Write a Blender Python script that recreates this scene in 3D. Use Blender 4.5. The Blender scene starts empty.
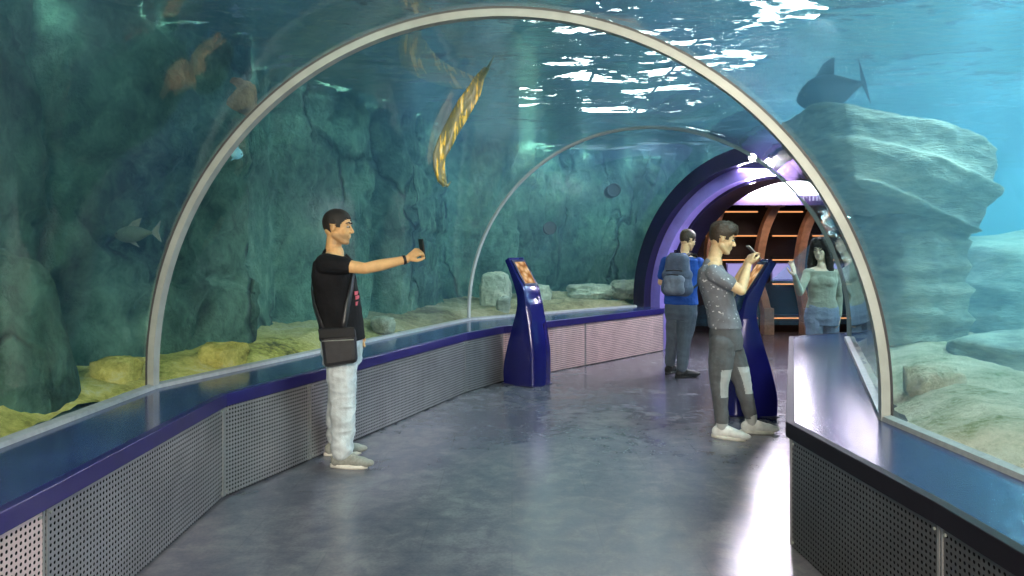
import bpy, bmesh, math, random
from mathutils import Vector, Matrix, noise, Euler
random.seed(7)
S = bpy.context.scene
C = S.collection
PI = math.pi
H0 = 0.62            # ledge height
CAM = Vector((0, 0, 1.47))

# ------------------------------------------------------------------ materials
def srgb(r, g, b):
    f = lambda c: (c/255/12.92) if c/255 <= .04045 else ((c/255+.055)/1.055)**2.4
    return (f(r), f(g), f(b), 1)

class NT:
    def __init__(s, name):
        s.m = bpy.data.materials.new(name); s.m.use_nodes = True
        s.t = s.m.node_tree; s.t.nodes.clear()
        s.out = s.n('ShaderNodeOutputMaterial')
    def n(s, typ, **kw):
        x = s.t.nodes.new(typ)
        for k, v in kw.items(): setattr(x, k, v)
        return x
    def l(s, a, b): s.t.links.new(a, b)
    def math(s, op, a, b=None, c=None, clamp=False):
        x = s.n('ShaderNodeMath', operation=op); x.use_clamp = clamp
        for i, v in enumerate((a, b, c)):
            if v is None: continue
            if isinstance(v, (int, float)): x.inputs[i].default_value = v
            else: s.l(v, x.inputs[i])
        return x.outputs[0]
    def noise(s, vec, scale, detail=4, rough=.55, dist=0):
        x = s.n('ShaderNodeTexNoise'); x.inputs['Scale'].default_value = scale
        x.inputs['Detail'].default_value = detail; x.inputs['Roughness'].default_value = rough
        x.inputs['Distortion'].default_value = dist
        if vec is not None: s.l(vec, x.inputs['Vector'])
        return x.outputs['Fac']
    def coord(s, scale=(1, 1, 1), which='Object'):
        tc = s.n('ShaderNodeTexCoord'); mp = s.n('ShaderNodeMapping')
        mp.inputs['Scale'].default_value = scale
        s.l(tc.outputs[which], mp.inputs['Vector']); return mp.outputs['Vector']
    def ramp(s, fac, stops, interp='LINEAR'):
        x = s.n('ShaderNodeValToRGB'); x.color_ramp.interpolation = interp
        e = x.color_ramp.elements
        while len(e) < len(stops): e.new(.5)
        for i, (p, c) in enumerate(stops):
            e[i].position = p; e[i].color = c if len(c) == 4 else (*c, 1)
        s.l(fac, x.inputs['Fac']); return x.outputs['Color']
    def bump(s, h, strength=.3, dist=.02):
        x = s.n('ShaderNodeBump'); x.inputs['Strength'].default_value = strength
        x.inputs['Distance'].default_value = dist; s.l(h, x.inputs['Height']); return x.outputs['Normal']
    def bsdf(s, color=None, rough=.5, metal=0, normal=None, spec=.5, **kw):
        x = s.n('ShaderNodeBsdfPrincipled')
        if color is not None:
            if isinstance(color, tuple): x.inputs['Base Color'].default_value = color
            else: s.l(color, x.inputs['Base Color'])
        if isinstance(rough, (int, float)): x.inputs['Roughness'].default_value = rough
        else: s.l(rough, x.inputs['Roughness'])
        x.inputs['Metallic'].default_value = metal
        x.inputs['Specular IOR Level'].default_value = spec
        if normal is not None: s.l(normal, x.inputs['Normal'])
        for k, v in kw.items():
            x.inputs[k].default_value = v
        return x
    def done(s, sh):
        s.l(sh.outputs[0], s.out.inputs['Surface']); return s.m

def simple(name, color, rough=.5, metal=0, var=.15, scale=20, bump=.1, spec=.5, **kw):
    t = NT(name); v = t.coord()
    nz = t.noise(v, scale)
    a = tuple(c*(1-var) for c in color[:3]); b = tuple(min(1, c*(1+var)) for c in color[:3])
    col = t.ramp(nz, [(.3, a), (.7, b)])
    n = t.bump(nz, bump, .004)
    return t.done(t.bsdf(col, rough, metal, n, spec, **kw))

def emis(name, color, strength):
    t = NT(name); e = t.n('ShaderNodeEmission')
    e.inputs[0].default_value = color; e.inputs[1].default_value = strength
    return t.done(e)

M = {}
def mat_rock(name, c_dark, c_mid, c_light, sc=1.0, stretch=(1, 1, .55), warm=None):
    t = NT(name); v = t.coord(stretch)
    big = t.noise(v, .9*sc, 6, .6, .4); fine = t.noise(v, 9*sc, 8, .65)
    mix = t.math('ADD', t.math('MULTIPLY', big, .6), t.math('MULTIPLY', fine, .4))
    col = t.ramp(mix, [(.36, c_dark), (.5, c_mid), (.64, c_light)])
    grain = t.noise(v, 45*sc, 4, .7)
    h = t.math('ADD', t.math('MULTIPLY', fine, 1.0), t.math('MULTIPLY', grain, .25))
    return t.done(t.bsdf(col, .9, 0, t.bump(h, .8, .06), .2))
def mat_cliff():
    t = NT('cliff_rock'); v = t.coord((1, 1, .85))
    big = t.noise(v, .8, 6, .6, .6); fine = t.noise(v, 6, 9, .68, .3)
    mix = t.math('ADD', t.math('MULTIPLY', big, .55), t.math('MULTIPLY', fine, .45))
    col = t.ramp(mix, [(.36, (.016, .036, .026)), (.47, (.070, .145, .105)), (.56, (.14, .27, .195)), (.68, (.28, .45, .33))])
    # joints and fissures bent by noise, their crevice dark painted into the colour
    nv = t.n('ShaderNodeTexNoise'); nv.inputs['Scale'].default_value = 1.3; nv.inputs['Detail'].default_value = 6; t.l(v, nv.inputs['Vector'])
    ad = t.n('ShaderNodeVectorMath', operation='MULTIPLY_ADD'); t.l(nv.outputs['Color'], ad.inputs[0]); ad.inputs[1].default_value = (.7, .7, .5)
    t.l(t.coord((1.1, 1.1, .38)), ad.inputs[2])
    vo = t.n('ShaderNodeTexVoronoi', feature='DISTANCE_TO_EDGE'); vo.inputs['Scale'].default_value = .85; t.l(ad.outputs[0], vo.inputs['Vector'])
    gate = t.math('DIVIDE', t.math('SUBTRACT', t.noise(v, .9, 3), .44), .12, clamp=True)
    wdt = t.math('MULTIPLY', t.math('SUBTRACT', 1, t.math('DIVIDE', vo.outputs['Distance'], .035, clamp=True)), gate)
    mx = t.n('ShaderNodeMixRGB'); t.l(t.math('MULTIPLY', wdt, .8), mx.inputs[0]); t.l(col, mx.inputs[1]); mx.inputs[2].default_value = (.010, .014, .012, 1)
    h = t.math('SUBTRACT', t.math('ADD', fine, t.math('MULTIPLY', t.noise(v, 30, 5, .7), .3)), t.math('MULTIPLY', wdt, .7))
    return t.done(t.bsdf(mx.outputs[0], .9, 0, t.bump(h, 1, .14), .2))
M['cliff'] = mat_cliff()
M['boulder'] = mat_rock('boulder_rock', (.20, .24, .19), (.38, .43, .34), (.6, .62, .5), 1.6, (1, 1, 1))
M['rock_pale'] = mat_rock('pale_rock', (.15, .19, .18), (.31, .37, .33), (.52, .56, .48), 1.1, (.6, .6, 2.2))
M['rock_brown'] = mat_rock('brown_rock', (.16, .09, .05), (.36, .20, .11), (.5, .3, .17), 3, (1, 1, 1))
def mat_bed(name, stops, sc, far=None):
    t = NT(name); v = t.coord()
    a = t.noise(v, 2.2*sc, 6, .6, .5); b = t.noise(v, 22*sc, 6, .7)
    mix = t.math('ADD', t.math('MULTIPLY', a, .65), t.math('MULTIPLY', b, .35))
    col = t.ramp(mix, stops)
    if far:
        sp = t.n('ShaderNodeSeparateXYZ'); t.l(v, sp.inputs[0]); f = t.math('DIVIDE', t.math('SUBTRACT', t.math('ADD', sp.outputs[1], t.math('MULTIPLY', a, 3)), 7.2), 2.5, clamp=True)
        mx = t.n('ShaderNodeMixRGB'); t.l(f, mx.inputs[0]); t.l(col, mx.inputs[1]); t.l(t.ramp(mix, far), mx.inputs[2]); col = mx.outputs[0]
    return t.done(t.bsdf(col, .95, 0, t.bump(b, 1, .05), .1))
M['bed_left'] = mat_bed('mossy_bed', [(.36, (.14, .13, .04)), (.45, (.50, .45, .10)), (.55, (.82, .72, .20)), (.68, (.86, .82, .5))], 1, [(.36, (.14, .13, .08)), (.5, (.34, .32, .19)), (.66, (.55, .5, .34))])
M['bed_right'] = mat_bed('gravel_bed', [(.34, (.22, .26, .10)), (.44, (.56, .54, .38)), (.56, (.80, .72, .56)), (.7, (.90, .84, .70))], 1.6)

def mat_floor():
    t = NT('floor_vinyl'); v = t.coord()
    a = t.noise(v, .9, 5, .6, .6); b = t.noise(v, 7, 5, .65, .4); c = t.noise(v, 60, 3, .6)
    mix = t.math('ADD', t.math('MULTIPLY', a, .5), t.math('ADD', t.math('MULTIPLY', b, .35), t.math('MULTIPLY', c, .15)))
    col = t.ramp(mix, [(.38, (.085, .087, .12)), (.5, (.135, .135, .165)), (.62, (.22, .212, .235))])
    rough = t.math('ADD', t.math('MULTIPLY', b, .14), .16)
    # faint tile seams
    br = t.n('ShaderNodeTexBrick'); br.offset = .5
    t.l(t.coord((1, 1, 1)), br.inputs['Vector'])
    br.inputs['Scale'].default_value = 1; br.inputs['Mortar Size'].default_value = .004
    br.inputs['Brick Width'].default_value = .9; br.inputs['Row Height'].default_value = .45
    br.inputs['Color1'].default_value = (1, 1, 1, 1); br.inputs['Color2'].default_value = (.97, .97, .97, 1)
    br.inputs['Mortar'].default_value = (.88, .88, .88, 1)
    mx = t.n('ShaderNodeMixRGB', blend_type='MULTIPLY'); mx.inputs[0].default_value = 1
    t.l(col, mx.inputs[1]); t.l(br.outputs['Color'], mx.inputs[2])
    return t.done(t.bsdf(mx.outputs[0], rough, 0, t.bump(t.noise(v, 1.6, 1, .4), .10, .02), .8))
M['floor'] = mat_floor()

def mat_perf(name, base, pitch=.024, r=.27, metal=.85, rough=.36, slot=False):
    t = NT(name); uv = t.n('ShaderNodeUVMap'); sp = t.n('ShaderNodeSeparateXYZ'); t.l(uv.outputs[0], sp.inputs[0])
    def cell(o, p): return t.math('SUBTRACT', t.math('FRACT', t.math('DIVIDE', o, p)), .5)
    fx = cell(sp.outputs[0], pitch*(1.0)); fy = cell(sp.outputs[1], pitch)
    d = t.math('SQRT', t.math('ADD', t.math('MULTIPLY', fx, fx), t.math('MULTIPLY', fy, fy)))
    hole = t.math('DIVIDE', t.math('SUBTRACT', r+.04, d), .08, clamp=True)
    v = t.coord((1, 1, 1)); nz = t.noise(v, 3, 5, .6, .5); br = t.noise(t.coord((2, 2, 90)), 6, 3)
    a = tuple(c*.8 for c in base[:3]); b = tuple(c*1.15 for c in base[:3])
    col = t.ramp(nz, [(.3, a), (.7, b)])
    mx = t.n('ShaderNodeMixRGB'); t.l(hole, mx.inputs[0]); t.l(col, mx.inputs[1]); mx.inputs[2].default_value = (.006, .006, .008, 1)
    met = t.math('MULTIPLY', t.math('SUBTRACT', 1, hole), metal)
    x = t.bsdf(mx.outputs[0], rough, 0, t.bump(t.math('SUBTRACT', t.math('MULTIPLY', br, .1), hole), .5, .003))
    t.l(met, x.inputs['Metallic'])
    t.l(t.math('SUBTRACT', .5, t.math('MULTIPLY', hole, .5)), x.inputs['Specular IOR Level'])
    return t.done(x)
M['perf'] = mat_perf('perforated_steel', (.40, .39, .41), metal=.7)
M['perf_lit_pink'] = mat_perf('perforated_steel_lit_pink', (.78, .60, .60), metal=.4)  # pink brightness of reflected lamps painted into the steel colour
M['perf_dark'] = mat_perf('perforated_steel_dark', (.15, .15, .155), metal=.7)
M['ledge'] = simple('ledge_blue_laminate', (.030, .052, .17), .14, 0, .25, 3, .0, .8)
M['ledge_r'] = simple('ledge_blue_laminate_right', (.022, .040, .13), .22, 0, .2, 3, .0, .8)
M['lip'] = simple('lip_blue', (.016, .013, .11), .35, 0, .15, 6, .03)
M['lip_dark'] = simple('lip_dark', (.008, .007, .012), .6, 0, .15, 6, .0, .2)
M['steel'] = simple('rib_steel', (.36, .385, .36), .45, .15, .12, 8, .05)
M['edge'] = simple('edge_steel', (.30, .30, .31), .45, .5, .12, 8, .05)
M['joint'] = simple('joint_grey', (.42, .46, .46), .4, .1, .1, 8, .05)
M['gasket'] = simple('gasket', (.30, .33, .34), .5, 0, .12, 30, .1)
M['dark'] = simple('dark_paint', (.012, .010, .016), .5, 0, .2, 5, .05)
M['body_fill'] = simple('bench_core', (.02, .02, .022), .8)
M['portal_out'] = simple('portal_navy', (.010, .008, .035), .35, 0, .2, 5, .04)
M['portal_in'] = simple('portal_purple', (.26, .20, .60), .3, 0, .12, 5, .04)
M['kiosk'] = simple('kiosk_blue', (.008, .009, .125), .22, .15, .1, 4, .02, .6)
M['kiosk_dark'] = simple('kiosk_edge', (.008, .008, .05), .3)
M['rib_orange'] = simple('hull_rib_orange', (.66, .36, .22), .45, 0, .25, 7, .2)
M['hull'] = simple('hull_brown', (.022, .010, .012), .45, 0, .3, 3, .1)
M['strip'] = emis('amber_strip', (1, .42, .16, 1), 1.1)
M['bracket'] = simple('bracket_beige', (.6, .42, .32), .5)
M['glow'] = emis('sign_light', (.95, .86, 1, 1), 38)
M['spot'] = emis('spot_light', (.93, .88, 1, 1), 110)
M['lav'] = simple('lavender_board', (.42, .38, .80), .4)
M['lavglow'] = emis('lavender_backlight', (.50, .44, .95, 1), .75)
M['tank_wall'] = simple('tank_wall_blue', (.16, .38, .55), .9, 0, .1, 1, .05)
M['hall'] = simple('hall_dark', (.03, .035, .045), .9)
M['lamp'] = emis('hall_lamp', (1, .95, .92, 1), 16)

def mat_glass():
    t = NT('acrylic'); tr = t.n('ShaderNodeBsdfTransparent'); tr.inputs[0].default_value = (.975, .99, .99, 1)
    gl = t.n('ShaderNodeBsdfGlossy'); gl.inputs['Roughness'].default_value = .035
    gl.inputs[0].default_value = (1, 1, 1, 1)
    v = t.coord((.7, .7, .7)); nz = t.noise(v, 2.2, 2, .5)
    t.l(t.bump(nz, .05, .05), gl.inputs['Normal'])
    fr = t.n('ShaderNodeFresnel'); fr.inputs[0].default_value = 1.45
    geo = t.n('ShaderNodeNewGeometry')
    f = t.math('MULTIPLY', fr.outputs[0], t.math('SUBTRACT', 1, geo.outputs['Backfacing']))
    mx = t.n('ShaderNodeMixShader'); t.l(f, mx.inputs[0]); t.l(tr.outputs[0], mx.inputs[1]); t.l(gl.outputs[0], mx.inputs[2])
    return t.done(mx)
M['glass'] = mat_glass()

def mat_surface():
    t = NT('water_surface')
    w = t.coord((1.0, 1.7, 1)); 
    n1 = t.noise(w, 1.1, 6, .62, 1.1); n2 = t.noise(t.coord((2.2, 4.2, 1)), 1.9, 5, .68, .9)
    h = t.math('ADD', n1, t.math('MULTIPLY', n2, .5))
    nrm = t.bump(h, .6, .28)
    gl = t.n('ShaderNodeBsdfGlossy'); gl.inputs['Roughness'].default_value = .03; t.l(nrm, gl.inputs['Normal'])
    gl.inputs[0].default_value = (.66, .68, .70, 1)
    tr = t.n('ShaderNodeBsdfTransparent'); tr.inputs[0].default_value = (.9, .97, 1, 1)
    streak = t.math('DIVIDE', t.math('SUBTRACT', h, .818), .06, clamp=True)
    f = t.math('MULTIPLY', streak, .88)
    mx = t.n('ShaderNodeMixShader'); t.l(f, mx.inputs[0]); t.l(gl.outputs[0], mx.inputs[1]); t.l(tr.outputs[0], mx.inputs[2])
    return t.done(mx)
M['wsurf'] = mat_surface()

def mat_water():
    t = NT('water_body')
    sc = t.n('ShaderNodeVolumeScatter'); sc.inputs[0].default_value = (.32, .68, 1, 1); sc.inputs['Density'].default_value = .075
    sc.inputs['Anisotropy'].default_value = .2
    ab = t.n('ShaderNodeVolumeAbsorption'); ab.inputs[0].default_value = (.12, .80, .86, 1); ab.inputs['Density'].default_value = .12
    ad = t.n('ShaderNodeAddShader'); t.l(sc.outputs[0], ad.inputs[0]); t.l(ab.outputs[0], ad.inputs[1])
    t.l(ad.outputs[0], t.out.inputs['Volume']); return t.m
M['water'] = mat_water()

# ------------------------------------------------------------------ mesh helpers
def tag(o, label=None, cat=None, group=None, kind=None):
    if label: o['label'] = label
    if cat: o['category'] = cat
    if group: o['group'] = group
    if kind: o['kind'] = kind
    return o
def link(name, me, mat=None, parent=None, smooth=False):
    o = bpy.data.objects.new(name, me); C.objects.link(o)
    if mat is not None:
        for m in (mat if isinstance(mat, (list, tuple)) else [mat]): me.materials.append(m)
    if smooth:
        for p in me.polygons: p.use_smooth = True
    if parent: o.parent = parent
    return o
def mesh(name, V, F, mat=None, parent=None, smooth=False):
    me = bpy.data.meshes.new(name); me.from_pydata([tuple(v) for v in V], [], F); me.update()
    bm = bmesh.new(); bm.from_mesh(me); bmesh.ops.recalc_face_normals(bm, faces=bm.faces); bm.to_mesh(me); bm.free()
    return link(name, me, mat, parent, smooth)
def empty(name, loc=(0, 0, 0), rz=0):
    o = bpy.data.objects.new(name, None); C.objects.link(o); o.location = loc; o.rotation_euler = (0, 0, rz)
    o.empty_display_size = .1; return o
class MB:
    def __init__(s): s.V = []; s.F = []; s.mi = []
    def add(s, V, F, mi=0):
        k = len(s.V); s.V += [Vector(v) for v in V]; s.F += [tuple(i+k for i in f) for f in F]; s.mi += [mi]*len(F)
    def box(s, lo, hi, mx=None, mi=0):
        V = [Vector((x, y, z)) for x in (lo[0], hi[0]) for y in (lo[1], hi[1]) for z in (lo[2], hi[2])]
        if mx is not None: V = [mx @ v for v in V]
        s.add(V, [(0, 1, 3, 2), (4, 6, 7, 5), (0, 4, 5, 1), (2, 3, 7, 6), (0, 2, 6, 4), (1, 5, 7, 3)], mi)
    def loft(s, rings, cap=True, closed=True, mi=0):
        n = len(rings[0]); V = [v for r in rings for v in r]; F = []
        for i in range(len(rings)-1):
            for j in range(n if closed else n-1):
                a = i*n+j; b = i*n+(j+1) % n; F.append((a, b, b+n, a+n))
        if cap: F.append(tuple(range(n-1, -1, -1))); F.append(tuple((len(rings)-1)*n+k for k in range(n)))
        s.add(V, F, mi)
    def prism(s, poly, z0, z1, mi=0):
        s.loft([[Vector((p[0], p[1], z0)) for p in poly], [Vector((p[0], p[1], z1)) for p in poly]], mi=mi)
    def tube(s, pts, r, n=8, mi=0):
        pts = [Vector(p) for p in pts]; rs = r if isinstance(r, (list, tuple)) else [r]*len(pts); rings = []
        for i, p in enumerate(pts):
            d = (pts[min(i+1, len(pts)-1)]-pts[max(i-1, 0)]).normalized()
            u = d.orthogonal().normalized() if i == 0 else (u-d*u.dot(d)).normalized()
            w = d.cross(u)
            rings.append([p+(u*math.cos(2*PI*k/n)+w*math.sin(2*PI*k/n))*rs[i] for k in range(n)])
        s.loft(rings, mi=mi)
    def build(s, name, mat, parent=None, smooth=False, bevel=0):
        me = bpy.data.meshes.new(name); me.from_pydata([tuple(v) for v in s.V], [], s.F)
        for p, i in zip(me.polygons, s.mi): p.material_index = i
        bm = bmesh.new(); bm.from_mesh(me); bmesh.ops.recalc_face_normals(bm, faces=bm.faces); bm.to_mesh(me); bm.free()
        o = link(name, me, mat, parent, smooth)
        if bevel:
            b = o.modifiers.new('bevel', 'BEVEL'); b.width = bevel; b.segments = 2; b.limit_method = 'ANGLE'
        return o
def bake(o):
    dg = bpy.context.evaluated_depsgraph_get(); dg.update()
    me = bpy.data.meshes.new_from_object(o.evaluated_get(dg)); o.modifiers.clear(); o.data = me; return me
V2 = lambda p: Vector((p[0], p[1], 0))

# ------------------------------------------------------------------ plan of the tunnel
L_ = [(-1.68, -4), (-1.69, 2.66), (-1.72, 4.38), (-.49, 7.59), (-.12, 8.24), (2.20, 10.80)]
R_ = [(1.48, -4), (1.46, 2.5), (1.39, 3.66), (2.75, 7.25), (4.20, 8.05)]
LG = [(-2.26, -4), (-2.24, 2.6), (-2.22, 4.55), (-.53, 9.0), (1.95, 11.20)]
RG = [(1.93, -4), (1.93, 2.5), (1.88, 3.70), (3.22, 7.07), (4.50, 7.70)]
RT, ST = 2.08, .10   # tunnel crown rise and upright foot
NA = 40
def arch_pts(lg, rg, off=0.0, z0=H0, n=NA, foot=True):
    a, b = V2(lg), V2(rg); c = (a+b)/2; h = (b-a)/2; hl = h.length; u = h/hl
    pts = []
    if foot: pts.append(c-u*(hl+off)+Vector((0, 0, z0)))
    for i in range(n+1):
        t = PI*i/n
        pts.append(c-u*math.cos(t)*(hl+off)+Vector((0, 0, H0+ST+math.sin(t)*(RT+off))))
    if foot: pts.append(c+u*(hl+off)+Vector((0, 0, z0)))
    return pts
def lerp(a, b, t): return (a[0]+(b[0]-a[0])*t, a[1]+(b[1]-a[1])*t)

# floor of the walkway and of the room behind the portal
fl = MB(); fl.prism([(-6, -5), (9, -5), (9, 14), (-6, 14)], -.12, 0)
tag(fl.build('floor', M['floor']), 'blue grey mottled glossy floor of the aquarium tunnel', None, None, 'structure')

# glazing
for i in range(4):
    inner0, inner1 = arch_pts(LG[i], RG[i]), arch_pts(LG[i+1], RG[i+1])
    outer0, outer1 = arch_pts(LG[i], RG[i], .035), arch_pts(LG[i+1], RG[i+1], .035)
    mb = MB(); mb.loft([inner0, inner1], cap=False, closed=False); mb.loft([outer0, outer1], cap=False, closed=False)
    me = bpy.data.meshes.new('window'); 
    n = len(inner0)
    V = inner0+inner1+outer0+outer1; F = []
    for j in range(n-1):
        F.append((j, j+1, n+j+1, n+j)); F.append((2*n+j, 3*n+j, 3*n+j+1, 2*n+j+1))
        F.append((j, 2*n+j, 2*n+j+1, j+1)); F.append((n+j, n+j+1, 3*n+j+1, 3*n+j))
    for j in (0, n-1): F.append((j, n+j, 3*n+j, 2*n+j))
    o = mesh('window_%d' % (i+1), V, F, M['glass'], smooth=False)
    # smooth only around the vault
    bm = bmesh.new(); bm.from_mesh(o.data)
    for f in bm.faces: f.smooth = True
    for e in bm.edges:
        if len(e.link_faces) == 2 and e.calc_face_angle(0) > .6: e.smooth = False
    bm.to_mesh(o.data); bm.free()
    tag(o, 'clear curved acrylic vault section of the tunnel, number %d from the viewer' % (i+1), None, None, 'structure')

def arch_rib(lg, rg, w, d, name, mat, label, inset=.0, z0=H0):
    a, b = V2(lg), V2(rg); u = (b-a).normalized(); nrm = Vector((-u.y, u.x, 0))
    outer = arch_pts(lg, rg, .004-inset, z0, 96); inner = arch_pts(lg, rg, -d-inset, z0, 96)
    rings = [[o-nrm*w/2, o+nrm*w/2, i+nrm*w/2, i-nrm*w/2] for o, i in zip(outer, inner)]
    mb = MB(); mb.loft(rings); o = mb.build(name, mat, smooth=False)
    if label: tag(o, label, 'arch')
    return o
r1 = arch_rib(LG[2], RG[2], .055, .038, 'tunnel_arch', M['steel'], 'bright brushed metal arch spanning the whole tunnel in the foreground')
# dark seal on the near edge of the arch
arch_rib(LG[2], RG[2], .062, .008, 'seal', M['dark'], None, -.012).parent = r1
arch_rib(LG[3], RG[3], .05, .018, 'tunnel_arch', M['joint'], 'thin grey arch joint further down the tunnel above the left ledge')

# ledges, lips, panels
def ledge(front, glass, name, mat, lipmat, label, side):
    root = MB(); poly = [V2(p) for p in front]+[V2(p) for p in reversed(glass)]
    root.prism([(p.x, p.y) for p in poly], H0-.035, H0)
    o = root.build(name, mat, bevel=.004); tag(o, label, 'ledge')
    lip = MB()
    off = []
    for i, p in enumerate(front):
        a = V2(front[max(i-1, 0)]); b = V2(front[min(i+1, len(front)-1)]); d = (b-a).normalized()
        nrm = Vector((d.y, -d.x, 0))*side
        off.append((V2(p)+nrm*.035, V2(p)-nrm*.01))
    rings = [[a+Vector((0, 0, H0-.075)), a+Vector((0, 0, H0+.001)), b+Vector((0, 0, H0+.001)), b+Vector((0, 0, H0-.075))] for a, b in off]
    lip.loft(rings); lip.build('lip', lipmat, o, bevel=.004)
    return o
ledge(L_, LG, 'ledge', M['ledge'], M['lip'], 'long dark blue ledge with bright blue lip along the left glass', 1)
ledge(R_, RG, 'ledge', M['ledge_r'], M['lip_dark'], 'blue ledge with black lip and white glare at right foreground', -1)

def panel(a, b, side, mat, label, name='perforated_panel'):
    a, b = V2(a), V2(b); d = (b-a); ln = d.length; u = d/ln; nrm = Vector((u.y, -u.x, 0))*side
    o = empty(name, a+Vector((0, 0, 0))); 
    V = []; z0, z1 = .012, H0-.072
    g = .004
    for w in (0, .008):
        for (s_, z) in ((g, z0), (ln-g, z0), (ln-g, z1), (g, z1)): V.append(u*s_+nrm*(w+.004)+Vector((0, 0, z)))
    F = [(0, 1, 2, 3), (4, 5, 6, 7), (0, 1, 5, 4), (1, 2, 6, 5), (2, 3, 7, 6), (3, 0, 4, 7)]
    m = mesh('sheet', V, F, mat, o)
    uv = m.data.uv_layers.new(name='UVMap')
    for lo in m.data.loops:
        v = Vector(m.data.vertices[lo.vertex_index].co); uv.data[lo.index].uv = (v.dot(u)+.004, v.z)
    for s_ in (g, ln-g-.012):
        e = MB()
        p = u*s_+nrm*.012; q = u*(s_+.012)+nrm*.016
        e.loft([[p+Vector((0, 0, z0)), p+u*.012+Vector((0, 0, z0)), p+u*.012+nrm*.003+Vector((0, 0, z0)), p+nrm*.003+Vector((0, 0, z0))],
                [p+Vector((0, 0, z1)), p+u*.012+Vector((0, 0, z1)), p+u*.012+nrm*.003+Vector((0, 0, z1)), p+nrm*.003+Vector((0, 0, z1))]])
        e.build('edge_strip', M['edge'], o)
    for s_ in (.03, ln-.03):
        for z in (.035, z1-.03):
            k = MB(); c = u*s_+nrm*.012+Vector((0, 0, z))
            k.tube([c, c+nrm*.005], .006, 8); k.build('screw', M['steel'], o)
    tag(o, label, 'panel', 'perforated panels cladding the ledges')
    return o
Lj = [(-1.685, -1.2), (-1.69, 2.66), (-1.72, 4.38), (-1.42, 5.163), (-.49, 7.59), (-.12, 8.24), (.92, 9.388), (2.20, 10.80)]
Llab = ['grey perforated steel panel at the far left foreground edge, mostly out of frame',
        'large grey perforated panel left of the first corner, nearest complete one',
        'short grey perforated panel between the first corner and the man in black',
        'long grey perforated panel running from the man in black towards the kiosk',
        'narrow shaded perforated panel at the bend left of the blue kiosk',
        'perforated panel coloured with pink reflected light directly behind the left blue kiosk',
        'perforated panel coloured with pink reflected light between the kiosk and the man with the backpack']
Lm = ['perf_lit_pink', 'perf', 'perf', 'perf', 'perf', 'perf_lit_pink', 'perf_lit_pink']
for i in range(7): panel(Lj[i], Lj[i+1], 1, M[Lm[i]], Llab[i])
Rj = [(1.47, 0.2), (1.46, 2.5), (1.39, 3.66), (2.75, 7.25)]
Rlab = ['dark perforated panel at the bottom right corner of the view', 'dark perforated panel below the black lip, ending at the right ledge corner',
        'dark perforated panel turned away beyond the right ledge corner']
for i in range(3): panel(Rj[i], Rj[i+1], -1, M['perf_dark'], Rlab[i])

def core(front, glass, label, side):
    mb = MB(); 
    mb.prism([(p.x, p.y) for p in [V2(q) for q in front]+[V2(q) for q in reversed(glass)]], 0.001, H0-.036)
    tag(mb.build('wall_plinth', M['body_fill']), label, None, None, 'structure')
core([(p[0]-.0, p[1]) for p in L_], [(p[0]-.12, p[1]+.05) for p in LG], 'dark core of the left ledge', 1)
core(R_, [(p[0]+.12, p[1]) for p in RG], 'dark core of the right ledge', -1)

def strip(line, side, label, n):
    rings = []
    for i, p in enumerate(line):
        a = V2(line[max(i-1, 0)]); b = V2(line[min(i+1, len(line)-1)]); d = (b-a).normalized()
        nrm = Vector((d.y, -d.x, 0))*side; q = V2(p)
        rings.append([q+nrm*.045+Vector((0, 0, H0)), q+nrm*.04+Vector((0, 0, H0+.022)), q-nrm*.0+Vector((0, 0, H0+.03)), q+Vector((0, 0, H0))])
    mb = MB(); mb.loft(rings); tag(mb.build('trim_%d' % n, M['gasket']), label, None, None, 'structure')
strip(LG, 1, 'grey sealing strip at the foot of the left glass', 1)
strip(RG, -1, 'grey sealing strip at the foot of the right glass', 2)

# ------------------------------------------------------------------ tank
def fbm(p, oct=4, sc=1.0):
    v = 0; a = 1; t = 0
    for i in range(oct):
        v += a*noise.noise(p*sc); t += a; a *= .5; sc *= 2.07
    return v/t
def clear_tunnel(q, pad=.14):
    if q.z > H0+ST+RT: return q
    for i in (0, 1, 2, 3):
        a, b = V2(LG[i]), V2(RG[i]); c, d = V2(LG[i+1]), V2(RG[i+1]); c0 = (a+b)/2; c1 = (c+d)/2; ax = (c1-c0); L2 = ax.length; ax /= L2
        nr = Vector((ax.y, -ax.x, 0)); r = Vector((q.x, q.y, 0))-c0; t = r.dot(ax)
        if -.6 < t < L2+.6:
            l = r.dot(nr); hw = 2.12*math.sqrt(max(0, 1-max(0, (q.z-H0-ST)/(RT+.05))**2))+pad
            if abs(l) < hw: q = q+nr*(math.copysign(hw, l)-l)
    return q
cliff_path = [(-3.0, -4.5), (-3.0, .5), (-3.02, 2.5), (-3.02, 4.2), (-2.86, 5.2), (-2.45, 6.4), (-1.95, 7.8), (-1.45, 9.2), (-.6, 10.9), (.45, 12.4), (1.5, 13.3), (2.6, 13.95), (5.5, 14.4), (9, 14.6)]
def sample_path(path, ds):
    P = [V2(p) for p in path]; pts = []; out = []
    for i in range(len(P)-1):
        a, b, c, d = P[max(i-1, 0)], P[i], P[i+1], P[min(i+2, len(P)-1)]
        for k in range(24):
            t = k/24; pts.append(.5*((2*b)+(c-a)*t+(2*a-5*b+4*c-d)*t*t+(3*b-a-3*c+d)*t**3))
    pts.append(P[-1]); acc = 0; nx = 0
    for i in range(len(pts)-1):
        a, b = pts[i], pts[i+1]; ln = (b-a).length
        while nx <= acc+ln:
            t = (nx-acc)/ln; d = (b-a).normalized(); out.append((a.lerp(b, t), Vector((d.y, -d.x, 0)), nx)); nx += ds
        acc += ln
    return out
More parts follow.
